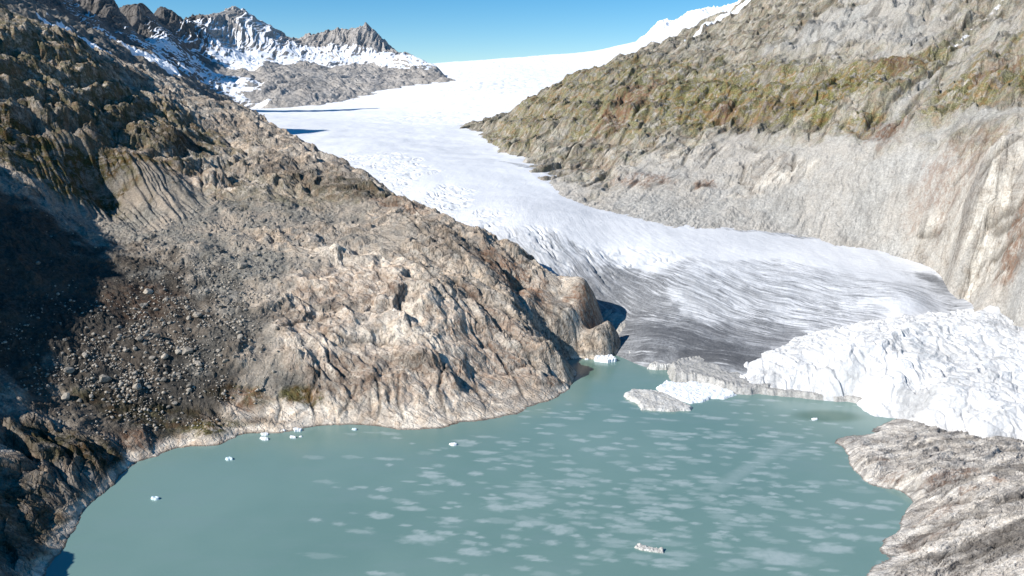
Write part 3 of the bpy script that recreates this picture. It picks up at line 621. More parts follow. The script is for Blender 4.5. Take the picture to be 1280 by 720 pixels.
def build_fleece():
    U, D = fan(0.26, 0.86, 1000, 440, 800, 800)
    B = coarse_eval(S_fl, U, D, 2)
    X = U * D; Y = D
    wx = X + 9 * fbm(X / 26, Y / 26, 3, 300); wy = Y + 9 * fbm(X / 26, Y / 26, 3, 303)
    z = (ridged(wx / 34, wy / 22, 3, 306) - .3) * 5 + (ridged((wx * .8 + wy * .5) / 8, (wy * .8 - wx * .5) / 18, 3, 310) - .3) * 1.5
    z = z + fbm(X / 3.2, Y / 3.2, 3, 315, .6) * .8 + (1 - sstep(0, .2, np.abs(pn(wx / 13, wy / 30, 318)))) * -1.6
    fa, ea = facets((wx * .8 + wy * .5) / 11, (wy * .8 - wx * .5) / 24, 31, 1.3, .6); fb, eb = facets((wx * .8 + wy * .5) / 4, (wy * .8 - wx * .5) / 9, 34, 1.3, .5)
    z = z * .85 + fa * 2.2 + fb * .4 + fbm(X/60, Y/60, 2, 330) * 4
    edge = sstep(-6, 8, B)
    Z = B + z * edge
    dirt = blob(S_fl, X, Y, [(1170, 440, 50, 18, -20, .45), (1200, 470, 30, 18, 0, .4), (1060, 460, 40, 16, -20, .35), (960, 480, 14, 14, 0, .5), (1250, 410, 40, 12, 0, .5), (1140, 505, 16, 10, 0, .6), (1000, 445, 14, 20, 0, .4)], .4, 14, 322)
    crease = (1 - sstep(0, .08, np.minimum(ea, eb * 1.3))) * sstep(-.1, .3, fbm(X / 30, Y / 30, 3, 340) + .1) * .8
    crease = np.maximum(crease, .8 * (1 - sstep(0, .10, np.abs(pn((wx * .8 + wy * .5) / 8, (wy * .8 - wx * .5) / 18, 310)))))
    att = dict(dirt=dirt, crease=crease)
    n = NT('fleece_on_ice'); p = n.pos()
    a = n.noise(p, .25, 8, .75, .8); b = n.noise(p, .04, 4, .6); c = n.noise(n.pos((.35, 1, 1), (0, 0, .5)), .7, 6, .7, 1.0)
    dm = n.math('ADD', n.attr('dirt'), n.math('MULTIPLY', n.math('SUBTRACT', a, .5), 1.1))
    col = n.mix(n.ramp(b, .35, .65), (0.66, 0.66, 0.655), (0.76, 0.76, 0.76))
    col = n.mix(n.ramp(dm, .22, .75), col, (0.42, 0.42, 0.42))
    col = n.mix(n.math('MULTIPLY', n.ramp(c, .53, .66), .5), col, (.5, .49, .47))
    col = n.mix(n.math('MULTIPLY', n.attr('crease'), .55), col, (.36, .355, .35))
    nm = n.bump(n.math('ADD', a, n.math('MULTIPLY', c, .6)), 1.3, .9)
    m = n.done(col, nm, .85, .2)
    o = grid_mesh('ice_cover', X, Y, Z, att, m, (Z > -5) & (B > -7))
    tag(o, 'crumpled white fleece sheets spread over the ice at the right end of the glacier front', 'ice cover')

# ================================================================== RIGHT FOREGROUND SHELF
RS = []
sh = [(1130, 522), (1100, 533), (1075, 545), (1045, 553), (1060, 570), (1070, 590), (1082, 602), (1105, 610), (1138, 622), (1136, 635), (1128, 650), (1122, 665), (1100, 682), (1112, 700), (1090, 712), (1085, 745), (1060, 800)]
for a, b in sh: RS.append(pz(a, b, 0))
for a, b in [(1110, 515), (1060, 532), (1020, 553), (1035, 580), (1060, 612), (1100, 635), (1080, 665), (1070, 700), (1040, 760), (1000, 850)]: RS.append(pz(a, b, -8))
RS += [pz(*p) for p in [(1180, 530, 3), (1250, 548, 5), (1350, 560, 5), (1180, 520, -8), (1250, 525, -10), (1350, 530, -10), (1130, 545, 4), (1110, 560, 5), (1110, 585, 5), (1150, 605, 7), (1160, 570, 9), (1180, 640, 9), (1170, 600, 10), (1170, 670, 8),
                        (1150, 700, 7), (1200, 560, 10), (1230, 600, 14), (1230, 650, 15), (1220, 700, 13), (1280, 580, 14), (1280, 640, 20), (1280, 710, 21), (1380, 600, 24), (1400, 700, 34), (1200, 800, 18), (1450, 850, 40), (1500, 600, 30)]]
S_sh = Surf(RS)

SEAM_S = [[(1150, 560), (1200, 548), (1280, 556)], [(1140, 590), (1200, 575), (1285, 580)], [(1110, 612), (1160, 612), (1230, 590), (1285, 592)], [(1145, 640), (1210, 625), (1285, 618)], [(1140, 660), (1200, 650), (1285, 640)],
          [(1120, 690), (1180, 672), (1285, 662)], [(1130, 706), (1200, 690), (1285, 684)], [(1110, 718), (1180, 708), (1285, 706)], [(1085, 575), (1130, 575), (1160, 568)]]

def build_shelf():
    U, D = fan(0.30, 0.95, 1000, 290, 560, 900)
    B = coarse_eval(S_sh, U, D)
    X = U * D; Y = D
    wx = X + 8 * fbm(X / 30, Y / 30, 3, 400); wy = Y + 8 * fbm(X / 30, Y / 30, 3, 403)
    an = math.radians(14); a = wx * math.cos(an) + wy * math.sin(an); b = -wx * math.sin(an) + wy * math.cos(an)
    z = (billow(a / 34, b / 9, 4, 410, .55) - .45) * 5 + (billow(a / 9, b / 3, 3, 414, .6) - .45) * 1.9
    fa, ea = facets(a / 30, b / 6, 41, 1.3, .6); ta = LAST[0]; fb, eb = facets(a / 10, b / 2.4, 44, 1.2, .5); tb = LAST[0]
    crk = np.maximum(1 - sstep(0, .05, ea), (1 - sstep(0, .08, eb)) * .7)
    z = z * .5 + fa * 2.6 + fb * .6 - crk * .35 + (billow(wx / 2, wy / 1.4, 3, 418, .6) - .45) * .6
    ss = seams(S_sh, X, Y, SEAM_S, .9, 430); z = z - ss * 1.4; crk = np.maximum(crk * .6, ss)
    Z = B + z * (0.26 + .74 * sstep(-1, 7, B))
    red = blob(S_sh, X, Y, [(1190, 595, 20, 5, 20, .8), (1220, 612, 8, 4, 0, 1), (1105, 580, 9, 4, 0, .8), (1115, 600, 10, 4, 0, .7), (1180, 640, 16, 4, 15, .7), (1125, 690, 10, 5, 0, .7), (1250, 605, 8, 3, 0, .8), (1160, 672, 20, 4, 15, .5)], .4, 7, 420)
    dk = blob(S_sh, X, Y, [(1200, 550, 50, 4, 15, .5), (1270, 690, 40, 12, 15, .7), (1220, 680, 50, 5, 15, .6), (1200, 650, 60, 4, 15, .6), (1260, 590, 60, 5, 15, .5)], .5, 8, 423)
    ring = 1 - sstep(.8, 3.0, Z + fbm(X / 8, Y / 8, 3, 471) * 1.2)
    pale = np.maximum(np.maximum(ring, .45), blob(S_sh, X, Y, [(1090, 565, 20, 14, 0, .9), (1150, 640, 20, 12, 0, .8), (1150, 540, 40, 8, 0, .6)], .4, 8, 425))
    att = dict(tone=.5 * ta + .5 * tb, crack=crk, veg=np.zeros_like(Z), scree=np.zeros_like(Z), red=red * (1 - ring), pale=pale, dk=np.maximum(dk * (1 - ring), .7 * (1 - sstep(.2, .6, Z))), snow=np.zeros_like(Z))
    m = rock_material('shelf_rock', (0.48, 0.44, 0.39), (0.42, 0.405, 0.38), (0.58, 0.545, 0.50), (0.13, 0.12, 0.11), (0.12, 0.11, 0.05), (0.22, 0.13, 0.085), (0.3, .29, .27), math.radians(14), 1.2, .65, .15, .5, .5)
    o = grid_mesh('rock_shore', X, Y, Z, att, m, Z > -5)
    tag(o, 'grey and rusty layered rock shore in the right foreground', kind='structure')

# ================================================================== FAR MOUNTAINS
FM = []
crest_f = [(-150, -160, 2300), (-60, -90, 2450), (0, -55, 2550), (60, -32, 2700), (110, -16, 2900), (135, -6, 3000), (160, 6, 3250), (200, 9, 3500), (245, 18, 3800), (285, 14, 4000), (330, 34, 4100), (385, 47, 4150),
           (400, 42, 4200), (430, 40, 4200), (458, 34, 4200), (472, 40, 4200), (486, 60, 4150), (510, 70, 4050), (545, 84, 3850), (578, 107, 3600)]
for a, b, d in crest_f:
    u, dd, z = pd(a, b, d); FM += [(u, dd, z), (u + .01, dd * 1.06, z - 90), (u, dd * 1.3, z - 400)]
FM += [pd(*p) for p in [(290, 140, 2850), (340, 139, 2850), (400, 138, 2900), (450, 133, 3050), (500, 124, 3250), (545, 115, 3420), (-100, 60, 2100), (0, 20, 2250), (60, 30, 2350), (100, 40, 2500), (150, 62, 2600), (200, 80, 2700), (240, 112, 2750),
                        (200, 55, 3000), (240, 60, 3400), (250, 85, 3150), (270, 110, 2950), (300, 60, 3700), (300, 85, 3400), (330, 110, 3050), (350, 70, 3750), (350, 92, 3350), (400, 70, 3900), (400, 95, 3450), (400, 115, 3100),
                        (450, 65, 4000), (450, 95, 3600), (450, 115, 3250), (500, 90, 3750), (500, 108, 3450), (540, 100, 3600), (120, 25, 2800), (160, 40, 3000)]]
FM += [W(-1370, 2125, 930), W(-1290, 2150, 560), W(-1450, 2080, 620), W(-1340, 2060, 560), W(-1400, 2230, 600)]  # unseen peak added to throw a shadow streak over the far glacier plateau
S_far = Surf(FM, 0.02)

def build_far():
    U, D = fan(-0.95, 0.0, 1300, 2050, 5300, 900)
    B = coarse_eval(S_far, U, D, 2)
    X = U * D; Y = D
    hi = sstep(330, 470, B)
    wx = X + 60 * fbm(X / 220, Y / 220, 3, 500); wy = Y + 60 * fbm(X / 220, Y / 220, 3, 503)
    z = (ridged(wx / 150, wy / 420, 3, 506, .5) - .35) * lerp(18, 36, hi) + (ridged(wx / 42, wy / 170, 3, 512, .5) - .35) * lerp(6, 13, hi)
    z = z + (ridged(wx / 17, wy / 130, 2, 525, .5) - .4) * 9 * hi
    low = (billow(wx / 110, wy / 110, 4, 520) - .45) * 20
    z = lerp(low + z * .35, z, hi)
    Z = B + z
    gy, gx = np.gradient(Z); dX = np.gradient(X, axis=1); dY = np.gradient(Y, axis=0)
    sl = np.hypot(gx / dX, gy / dY)
    bowl = blob(S_far, X, Y, [(225, 72, 170, 350, 20, 1), (250, 100, 170, 300, 0, 1), (290, 66, 200, 250, 0, 1), (280, 118, 150, 200, 0, .9), (330, 68, 170, 200, 0, .75), (125, 42, 110, 80, -20, .9), (390, 72, 240, 160, 0, .5), (450, 72, 200, 140, 0, .5), (320, 30, 100, 140, 0, .95), (510, 80, 200, 120, 0, .45)], .35, 160, 530)
    ledge = (1 - sstep(.75, 1.3, sl))
    snow = bowl * (.55 + .45 * ledge) * (1 - .75 * sstep(.9, 1.6, sl)) + .25 * ledge * sstep(240, 420, B) - .10
    dk = 1 - sstep(40, 200, X + .40 * Y + fbm(X / 200, Y / 200, 3, 540) * 120)  # shade on the left ridge's face, painted into the rock colour
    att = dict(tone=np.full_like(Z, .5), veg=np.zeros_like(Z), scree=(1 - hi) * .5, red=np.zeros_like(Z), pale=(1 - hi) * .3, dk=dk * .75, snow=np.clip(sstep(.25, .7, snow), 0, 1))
    m = rock_material('far_rock', (0.46, 0.43, 0.40), (0.43, 0.415, 0.40), (0.56, 0.54, 0.52), (0.2, 0.195, 0.19), (0.1, .1, .05), (.2, .1, .06), (0.33, 0.31, 0.285), 0.3, 0.12, 1.0, .3, .5, .5, .35)
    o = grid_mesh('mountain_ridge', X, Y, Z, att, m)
    tag(o, 'jagged grey mountain ridge with snow bowls behind the glacier', kind='structure')

# strip of snowy slope between the near hill and the dark ridge
MR = []
for a, b, d in [(-120, -80, 1700), (-40, -30, 1750), (15, -2, 1800), (60, 22, 1850), (100, 42, 1900), (140, 58, 1950), (172, 66, 2000), (215, 90, 2050), (250, 115, 2100), (292, 137, 2150), (330, 150, 2200)]:
    u, dd, z = pd(a, b, d); MR += [(u, dd, z), (u + .01, dd * 1.06, z - 60), (u + .02, dd * 1.2, z - 150)]
for a, b, d in [(0, 20, 1500), (60, 50, 1500), (100, 65, 1550), (150, 90, 1600), (200, 110, 1700), (250, 132, 1800), (290, 150, 1850), (-100, -20, 1450)]:
    u, dd, z = pd(a, b, d); MR += [(u, dd, z), (u, dd * .85, z - 60)]
S_mid = Surf(MR, 0.02)

def build_mid():
    U, D = fan(-0.85, -0.28, 600, 1300, 2500, 500)
    B = coarse_eval(S_mid, U, D, 2); X = U * D; Y = D
    z = (billow(X / 60, Y / 60, 4, 600) - .45) * 16 + (ridged(X / 18, Y / 30, 3, 605) - .3) * 5
    Z = B + z
    snow = blob(S_mid, X, Y, [(60, 35, 150, 80, -30, .85), (110, 60, 100, 60, -30, .8), (190, 76, 60, 70, -30, .95), (20, 10, 100, 70, 0, .5), (240, 115, 60, 80, 0, .35)], .4, 60, 610)
    o0 = np.zeros_like(Z)
    att = dict(tone=o0 + .5, veg=o0 + .15, scree=o0 + .5, red=o0, pale=o0 + .2, dk=o0 + .2, snow=snow)
    m = rock_material('slope_rock', (0.30, 0.27, 0.23), (0.25, 0.24, 0.22), (0.38, 0.35, 0.31), (0.08, 0.075, 0.07), (0.1, .09, .04), (.2, .1, .06), (0.30, 0.285, 0.265), 0.3, 0.3, 1.0, .3)
    o = grid_mesh('mountain_slope', X, Y, Z, att, m)
    tag(o, 'grey slope streaked with thin snow above the left hillside', kind='structure')

# distant snow peak beyond the right shoulder
PK = []
for a, b, d in [(700, 76, 6500), (740, 70, 6500), (790, 58, 6600), (815, 36, 6700), (832, 27, 6700), (845, 30, 6700), (862, 16, 6800), (880, 14, 6800), (930, 0, 6900), (1000, -10, 6900)]:
    u, dd, z = pd(a, b, d); PK += [(u, dd, z), (u, dd * 1.08, z - 200), (u, dd * .92, z - 150), (u, dd * .85, z - 320)]
S_pk = Surf(PK, 0.01)

def build_peak():
    U, D = fan(0.04, 0.32, 450, 5600, 7600, 260)
    B = coarse_eval(S_pk, U, D, 2); X = U * D; Y = D
    Z = B + (ridged(X / 190, Y / 300, 5, 700) - .4) * 60
    rockm = blob(S_pk, X, Y, [(822, 38, 130, 200, 0, 1), (860, 24, 90, 120, 0, .8)], .6, 120, 705)
    o0 = np.zeros_like(Z)
    att = dict(tone=o0 + .5, veg=o0, scree=o0, red=o0, pale=o0, dk=o0, snow=np.clip(1 - rockm * .75, 0, 1))
    m = rock_material('peak_rock', (0.33, 0.30, 0.28), (0.28, 0.27, 0.26), (0.40, 0.37, 0.33), (0.12, 0.11, 0.1), (0.1, .1, .05), (.2, .1, .06), (0.33, 0.31, 0.285), 0.3, 0.08, 1.0, .3)
    o = grid_mesh('snow_mountain', X, Y, Z, att, m)
    tag(o, 'distant snow peak beyond the right hillside', kind='structure')

# ================================================================== LAKE
def build_lake():
    xs = np.linspace(-420, 420, 900); ys = np.linspace(150, 700, 900)
    X, Y = np.meshgrid(xs, ys)
    # thin cloudy patches of slush and wind-roughened water, long across the view
    m = np.zeros(X.shape, f4)
    r2 = random.Random(5)
    ex = [(975, 697, 26, 7), (590, 690, 14, 4), (655, 655, 10, 4), (940, 600, 10, 3), (925, 650, 8, 3.5), (1060, 670, 12, 4), (1040, 685, 18, 5), (855, 605, 10, 3.5), (845, 632, 16, 3), (960, 545, 14, 2.5),
          (620, 634, 13, 4.5), (665, 630, 11, 4), (700, 662, 12, 5), (565, 650, 10, 3.5), (540, 595, 14, 4), (530, 673, 18, 5), (475, 645, 12, 4), (570, 605, 8, 3), (595, 592, 8, 3), (760, 560, 10, 3), (830, 555, 10, 3), (820, 585, 9, 3.5)]
    def put(x, y, a, b, w):
        nonlocal m
        i0, i1 = np.searchsorted(ys, [y - b * 3.2, y + b * 3.2]); j0, j1 = np.searchsorted(xs, [x - a * 2, x + a * 2])
        if i1 <= i0 or j1 <= j0: return
        xx = X[i0:i1, j0:j1]; yy = Y[i0:i1, j0:j1]
        r = np.hypot((xx - x) / a, (yy - y - (xx - x) * -.12) / b) + .7 * fbm(xx / (a * .7), yy / (b * .8), 3, 800)
        m[i0:i1, j0:j1] = np.maximum(m[i0:i1, j0:j1], w * (1 - sstep(.4, 1.2, r)))
    for a, b, rx, ry in ex:
        u, d, _ = pz(a, b, 0); put(u * d, d, rx * .62, ry * 1.0, .8)
    n = 0
    while n < 680:
        a = r2.gauss(*r2.choice(((860, 170), (640, 150), (900, 130)))); b = r2.choice((490, 540, 600)) + abs(r2.gauss(0, 1)) * 75
        if not (380 < a < 1150 and 500 < b < 760) : continue
        if b < 540 and a < 640: continue
        u, d, _ = pz(a, b, 0); s = r2.uniform(.5, 1.0) ** 1.5
        q = r2.choice((.6, .8, 1, 1.3)); put(u * d, d, 8.5 * s * q, 3.2 * s, r2.uniform(.25, .8)); n += 1
    # faint streak of drift
    A = pz(895, 610, 0); Bp = pz(985, 555, 0)
    ax, ay, bx, by = A[0] * A[1], A[1], Bp[0] * Bp[1], Bp[1]
    t = np.clip(((X - ax) * (bx - ax) + (Y - ay) * (by - ay)) / ((bx - ax) ** 2 + (by - ay) ** 2), 0, 1)
    ds = np.hypot(X - ax - t * (bx - ax), Y - ay - t * (by - ay)) + fbm(X / 8, Y / 8, 2, 801) * 2
    m = np.maximum(m, .35 * (1 - sstep(1, 7, ds)))
    g = pz(1035, 520, 0); gx, gy = g[0] * g[1], g[1]
    green = 1 - sstep(.5, 1.2, np.hypot((X - gx) / 26, (Y - gy) / 12))
    g = pz(733, 462, 0); gx, gy = g[0] * g[1], g[1]
    green = np.maximum(green, .8 * (1 - sstep(.4, 1.2, np.hypot((X - gx) / 12, (Y - gy) / 26))))
    nt = NT('lake_water'); p = nt.pos()
    big = nt.noise(p, .006, 4, .55); sm = nt.noise(nt.pos((1, 1.6, 1)), .35, 5, .65); md = nt.noise(nt.pos((.5, 1.2, 1)), .05, 6, .65)
    col = nt.mix(nt.ramp(big, .35, .65), (0.145, 0.245, 0.22), (0.178, 0.28, 0.252))
    col = nt.mix(nt.math('MULTIPLY', nt.ramp(md, .45, .7), .25), col, (0.19, 0.27, 0.27))
    col = nt.mix(nt.math('MULTIPLY', nt.attr('green'), .8), col, (0.055, 0.135, 0.095))
    pm = nt.math('MULTIPLY', nt.attr('patch'), nt.ramp(nt.noise(p, .25, 4, .7), .2, .6, .6, 1.0))
    col = nt.mix(pm, col, (0.38, 0.45, 0.44))
    nm = nt.bump(sm, .09, .45)
    mt = nt.done(col, nm, .18, .45)
    o = grid_mesh('lake_water', X, Y, np.zeros_like(X), dict(patch=m, green=green), mt)
    tag(o, 'milky turquoise glacier lake with pale drifting patches', kind='structure')

# ================================================================== FLOATING ICE AND LEDGES
def ice_mat(name, a, b, dirt, damt=.5, sc=.8):
    n = NT(name); p = n.pos()
    x = n.noise(p, sc, 6, .7, .4); y = n.noise(p, sc * .2, 4, .6)
    col = n.mix(n.ramp(y, .35, .65), a, b)
    col = n.mix(n.math('MULTIPLY', n.ramp(x, .45, .65), damt), col, dirt)
    return n.done(col, n.bump(x, .5, .8), .6, .35)
M_white = ice_mat('clean_ice', (.80, .84, .87), (.86, .88, .89), (.5, .52, .53), .3)
M_dirty = ice_mat('dirty_ice', (.50, .48, .44), (.62, .61, .58), (.26, .245, .22), .8)
M_grey = ice_mat('gritty_ice', (.36, .35, .325), (.46, .445, .42), (.20, .19, .175), .8)
M_blue = ice_mat('blue_ice', (.55, .72, .78), (.70, .80, .84), (.4, .55, .6), .4)

def ice_body(name, outline, h, mat, seed, rough=.5, edge=2.5, tilt=(0, 0), peaks=(), res=None, flutes=0.0, skirt=None):
    """solid drifting ice from a surveyed waterline; top is a relief, base closed under water"""
    P = np.array([(lambda q: (q[0] * q[1], q[1]))(pz(a, b, 0)) for a, b in outline])
    x0, y0 = P.min(0) - 1.5; x1, y1 = P.max(0) + 1.5
    res = res or max(.25, min(1.1, max(x1 - x0, y1 - y0) / 150))
    xs = np.arange(x0, x1, res); ys = np.arange(y0, y1, res)
    X, Y = np.meshgrid(xs, ys)
    inside = np.zeros(X.shape, bool); dist = np.full(X.shape, 1e9)
    wX = X + fbm(X / (edge * 2.2), Y / (edge * 2.2), 3, seed) * edge * .8; wY = Y + fbm(X / (edge * 2.2), Y / (edge * 2.2), 3, seed + 5) * edge * .8
    for i in range(len(P)):
        ax, ay = P[i]; bx, by = P[(i + 1) % len(P)]
        cnd = (ay > wY) != (by > wY)
        with np.errstate(divide='ignore', invalid='ignore'):
            xin = (bx - ax) * (wY - ay) / (by - ay) + ax
        inside ^= cnd & (wX < xin)
        L = (bx - ax) ** 2 + (by - ay) ** 2
        t = np.clip(((wX - ax) * (bx - ax) + (wY - ay) * (by - ay)) / L, 0, 1)
        dist = np.minimum(dist, np.hypot(wX - ax - t * (bx - ax), wY - ay - t * (by - ay)))
    sd = np.where(inside, dist, -dist)
    cx, cy = P.mean(0)
    top = h * (1 + tilt[0] * (X - cx) / max(1, x1 - x0) * 2 + tilt[1] * (Y - cy) / max(1, y1 - y0) * 2)
    for (a, b, rr, hh) in peaks:
        q = pz(a, b, 0); top = top + hh * np.exp(-(((X - q[0] * q[1]) / rr) ** 2 + ((Y - q[1]) / rr) ** 2))
    top = top + rough * (fbm(X / (edge * 2.5), Y / (edge * 2.5), 4, seed + 9) * 1.2 + (ridged(X / (edge * 1.6), Y / (edge * 1.6), 3, seed + 12) - .3) * .5)
    if flutes: top = top + flutes * np.abs(pn(X / 2.2, Y / 12, seed + 20)) * (1 - sstep(0, edge * 3, sd))
    Z = -1.0 + (np.maximum(top, .15) + 1.0) * sstep(-edge * .25, edge, sd)
    o = grid_mesh(name, X, Y, Z, {}, mat, sd > -edge * .6)
    # close the underside
    me = o.data; import bmesh
    bm = bmesh.new(); bm.from_mesh(me)
    be = [e for e in bm.edges if e.is_boundary]
    r = bmesh.ops.extrude_edge_only(bm, edges=be)
    for v in [g for g in r['geom'] if isinstance(g, bmesh.types.BMVert)]: v.co.z = -2.2
    be = [e for e in bm.edges if e.is_boundary]
    try: bmesh.ops.holes_fill(bm, edges=be, sides=0)
    except Exception: pass
    for f in bm.faces: f.smooth = True
    bm.to_mesh(me); bm.free()
    # origin at the thing's own base
    me.transform(__import__('mathutils').Matrix.Translation((-cx, -cy, 0))); o.location = (cx, cy, 0)
    return o

def build_ice():
    G = 'ice ledges along the glacier front'
    tag(ice_body('ice_ledge', [(752, 436), (770, 430), (800, 432), (845, 440), (846, 447), (815, 449), (785, 449), (775, 442)], 5, M_dirty, 900, 1.2, 3, (0, .3), flutes=2), 'short dirty ice ledge beside the brown headland rock', 'ice ledge', G)
    tag(ice_body('ice_ledge', [(808, 461), (825, 452), (850, 449), (868, 452), (880, 458), (868, 464), (846, 462), (820, 463)], 3.5, M_dirty, 910, 1.2, 2.5, (-.3, .5), flutes=1.5), 'pointed pale ice ledge between the short ledge and the big grey ramp', 'ice ledge', G)
    tag(ice_body('ice_ledge', [(834, 466), (850, 460), (880, 455), (930, 466), (975, 482), (965, 492), (925, 494), (895, 486), (870, 481), (842, 478)], 7, M_grey, 920, 1.4, 4, (-.1, .45), flutes=2.5), 'big grey gritty ice ramp with scalloped white foot', 'ice ledge', G)
    tag(ice_body('ice_ledge', [(930, 478), (950, 470), (985, 474), (1060, 484), (1120, 500), (1132, 507), (1100, 508), (1060, 503), (1010, 499), (960, 494), (935, 492)], 3.8, M_grey, 930, 1.0, 3, (0, .4), flutes=2), 'long low grey ice ledge below the white fleece', 'ice ledge', G)
    tag(ice_body('ice_floe', [(820, 486), (832, 478), (850, 481), (878, 478), (905, 484), (922, 494), (905, 500), (890, 499), (880, 503), (862, 505), (845, 499), (828, 494)], 1.8, M_white, 940, 1.1, 2.0, (-.2, .4)), 'bright white broken ice floe at the foot of the grey ramp', 'ice floe')
    tag(ice_body('ice_floe', [(779, 495), (790, 490), (812, 491), (828, 493), (845, 500), (866, 510), (864, 514), (835, 515), (800, 513), (797, 506), (783, 499)], 2.6, M_dirty, 950, .8, 2.2, (-.1, .3), peaks=[(815, 498, 5, 1.6)]), 'tapering grit-topped ice floe with a white rim in open water', 'ice floe')
    tag(ice_body('iceberg', [(742, 452), (742, 448), (752, 445), (765, 447), (772, 452), (760, 454)], 2.6, M_white, 960, 1.5, 1.2), 'small bright iceberg in the narrow bay beside the headland', 'iceberg')
    tag(ice_body('iceberg', [(936, 470), (946, 462), (962, 460), (976, 466), (978, 480), (960, 484), (940, 482)], 5, M_white, 965, 3.0, 2.0, peaks=[(952, 468, 4, 7)]), 'upright white ice spire at the lake end of the dark ice', 'iceberg')
    tag(ice_body('iceberg', [(978, 462), (990, 455), (1004, 457), (1008, 468), (990, 470)], 14, M_white, 968, 3.0, 2.0, peaks=[(1000, 463, 5, 8)]), 'tall white ice horn standing in front of the fleece', 'iceberg')
    tag(ice_body('iceberg', [(792, 685), (796, 682), (806, 683), (818, 686), (830, 687), (830, 692), (818, 691), (800, 688)], .9, M_dirty, 970, .5, .6, peaks=[(800, 682, 1.2, 1.6), (827, 688, .9, 1.0)], res=.12), 'lone saddle-shaped grey and white iceberg in the foreground water', 'iceberg')
    small = [((287, 574), 7, 2, 'small white ice chunk with a dark end off the left shore'), ((194, 624), 8, 2, 'flat pale triangular ice chunk, the leftmost in the lake'),
             ((331, 543), 6, 1.6, 'small ice piece nearest the left of the cluster in the cove'), ((330, 549), 7, 2, 'low white ice slab in front of the left pieces in the cove'), ((355, 539), 3.5, 2, 'rounded bright ice lump in the middle of the cove'),
             ((366, 547), 6, 1.8, 'wide white ice slab at the front right of the cove cluster'), ((372, 538), 8, 2.4, 'forked white ice piece touching the cove shore'), ((376, 546), 3, 1.2, 'tiny ice scrap at the right tip of the cove cluster'),
             ((443, 537), 4.5, 1.6, 'tiny white ice chunk close under the pale headland rock'), ((566, 556), 7, 1.6, 'thin ice sliver in open water off the headland'), ((1018, 524), 6, 1.2, 'flat white ice plate in the dark green water'),
             ((733, 449), 4, 1.0, 'tiny ice scrap left of the bay iceberg')]
    for i, ((a, b), w, h, lab) in enumerate(small):
        k = w; ol = []
        rr = random.Random(i + 3); nn = 9
        for j in range(nn):
            t = 2 * math.pi * j / nn; q = rr.uniform(.65, 1.1)
            ol.append((a + k * math.cos(t) * q, b + k * .30 * math.sin(t) * q))
        tag(ice_body('ice_chunk', ol, h * .55, M_blue if i in (0, 1, 8) else M_white, 980 + i * 3, .5, .7, res=.16), lab, 'ice chunk', 'small ice pieces drifting on the lake')

# ================================================================== BOULDERS AND RUBBLE
def rock_shape(seed, sub=2):
    import bmesh
    bm = bmesh.new(); bmesh.ops.create_icosphere(bm, subdivisions=sub, radius=1)
    r = random.Random(seed)
    cuts = []
    for _ in range(9):
        v = Vector((r.gauss(0, 1), r.gauss(0, 1), r.gauss(0, 1))).normalized(); cuts.append((v, r.uniform(.55, .85)))
    sc = (r.uniform(.8, 1.3), r.uniform(.7, 1.1), r.uniform(.55, .9))
    for v in bm.verts:
        for nrm, d in cuts:
            t = v.co.dot(nrm)
            if t > d: v.co -= nrm * (t - d)
        v.co = Vector((v.co.x * sc[0], v.co.y * sc[1], v.co.z * sc[2]))
    me = bpy.data.meshes.new('boulder'); bm.to_mesh(me); bm.free()
    return me

def boulder_mat():
    n = NT('boulder_rock'); p = n.pos()
    a = n.noise(p, .6, 5, .7); b = n.noise(p, 1.5, 5, .7)
    oi = n.t.nodes.new('ShaderNodeObjectInfo')
    col = n.mix(n.ramp(a, .3, .7), (.17, .16, .145), (.40, .365, .31))
    col = n.mix(n.ramp(oi.outputs['Random'], 0, 1), n.mix(1.0, col, (.7, .7, .7), 'MULTIPLY'), n.mix(1.0, col, (1.45, 1.4, 1.35), 'MULTIPLY'))
    col = n.mix(n.math('MULTIPLY', n.ramp(b, .5, .7), .5), col, (.1, .095, .085))
    return n.done(col, n.bump(b, .4, .8), .9, .2)

def surface_lookup(X, Y, Z):
    """height of a built fan surface at a world point"""
    uu = X[0] / Y[0, 0]; ld = np.log(Y[:, 0])
    def f(x, y):
        j = int(np.clip(np.searchsorted(uu, x / y), 1, len(uu) - 1)); i = int(np.clip(np.searchsorted(ld, math.log(y)), 1, len(ld) - 1))
        return float(Z[i, j])
    return f

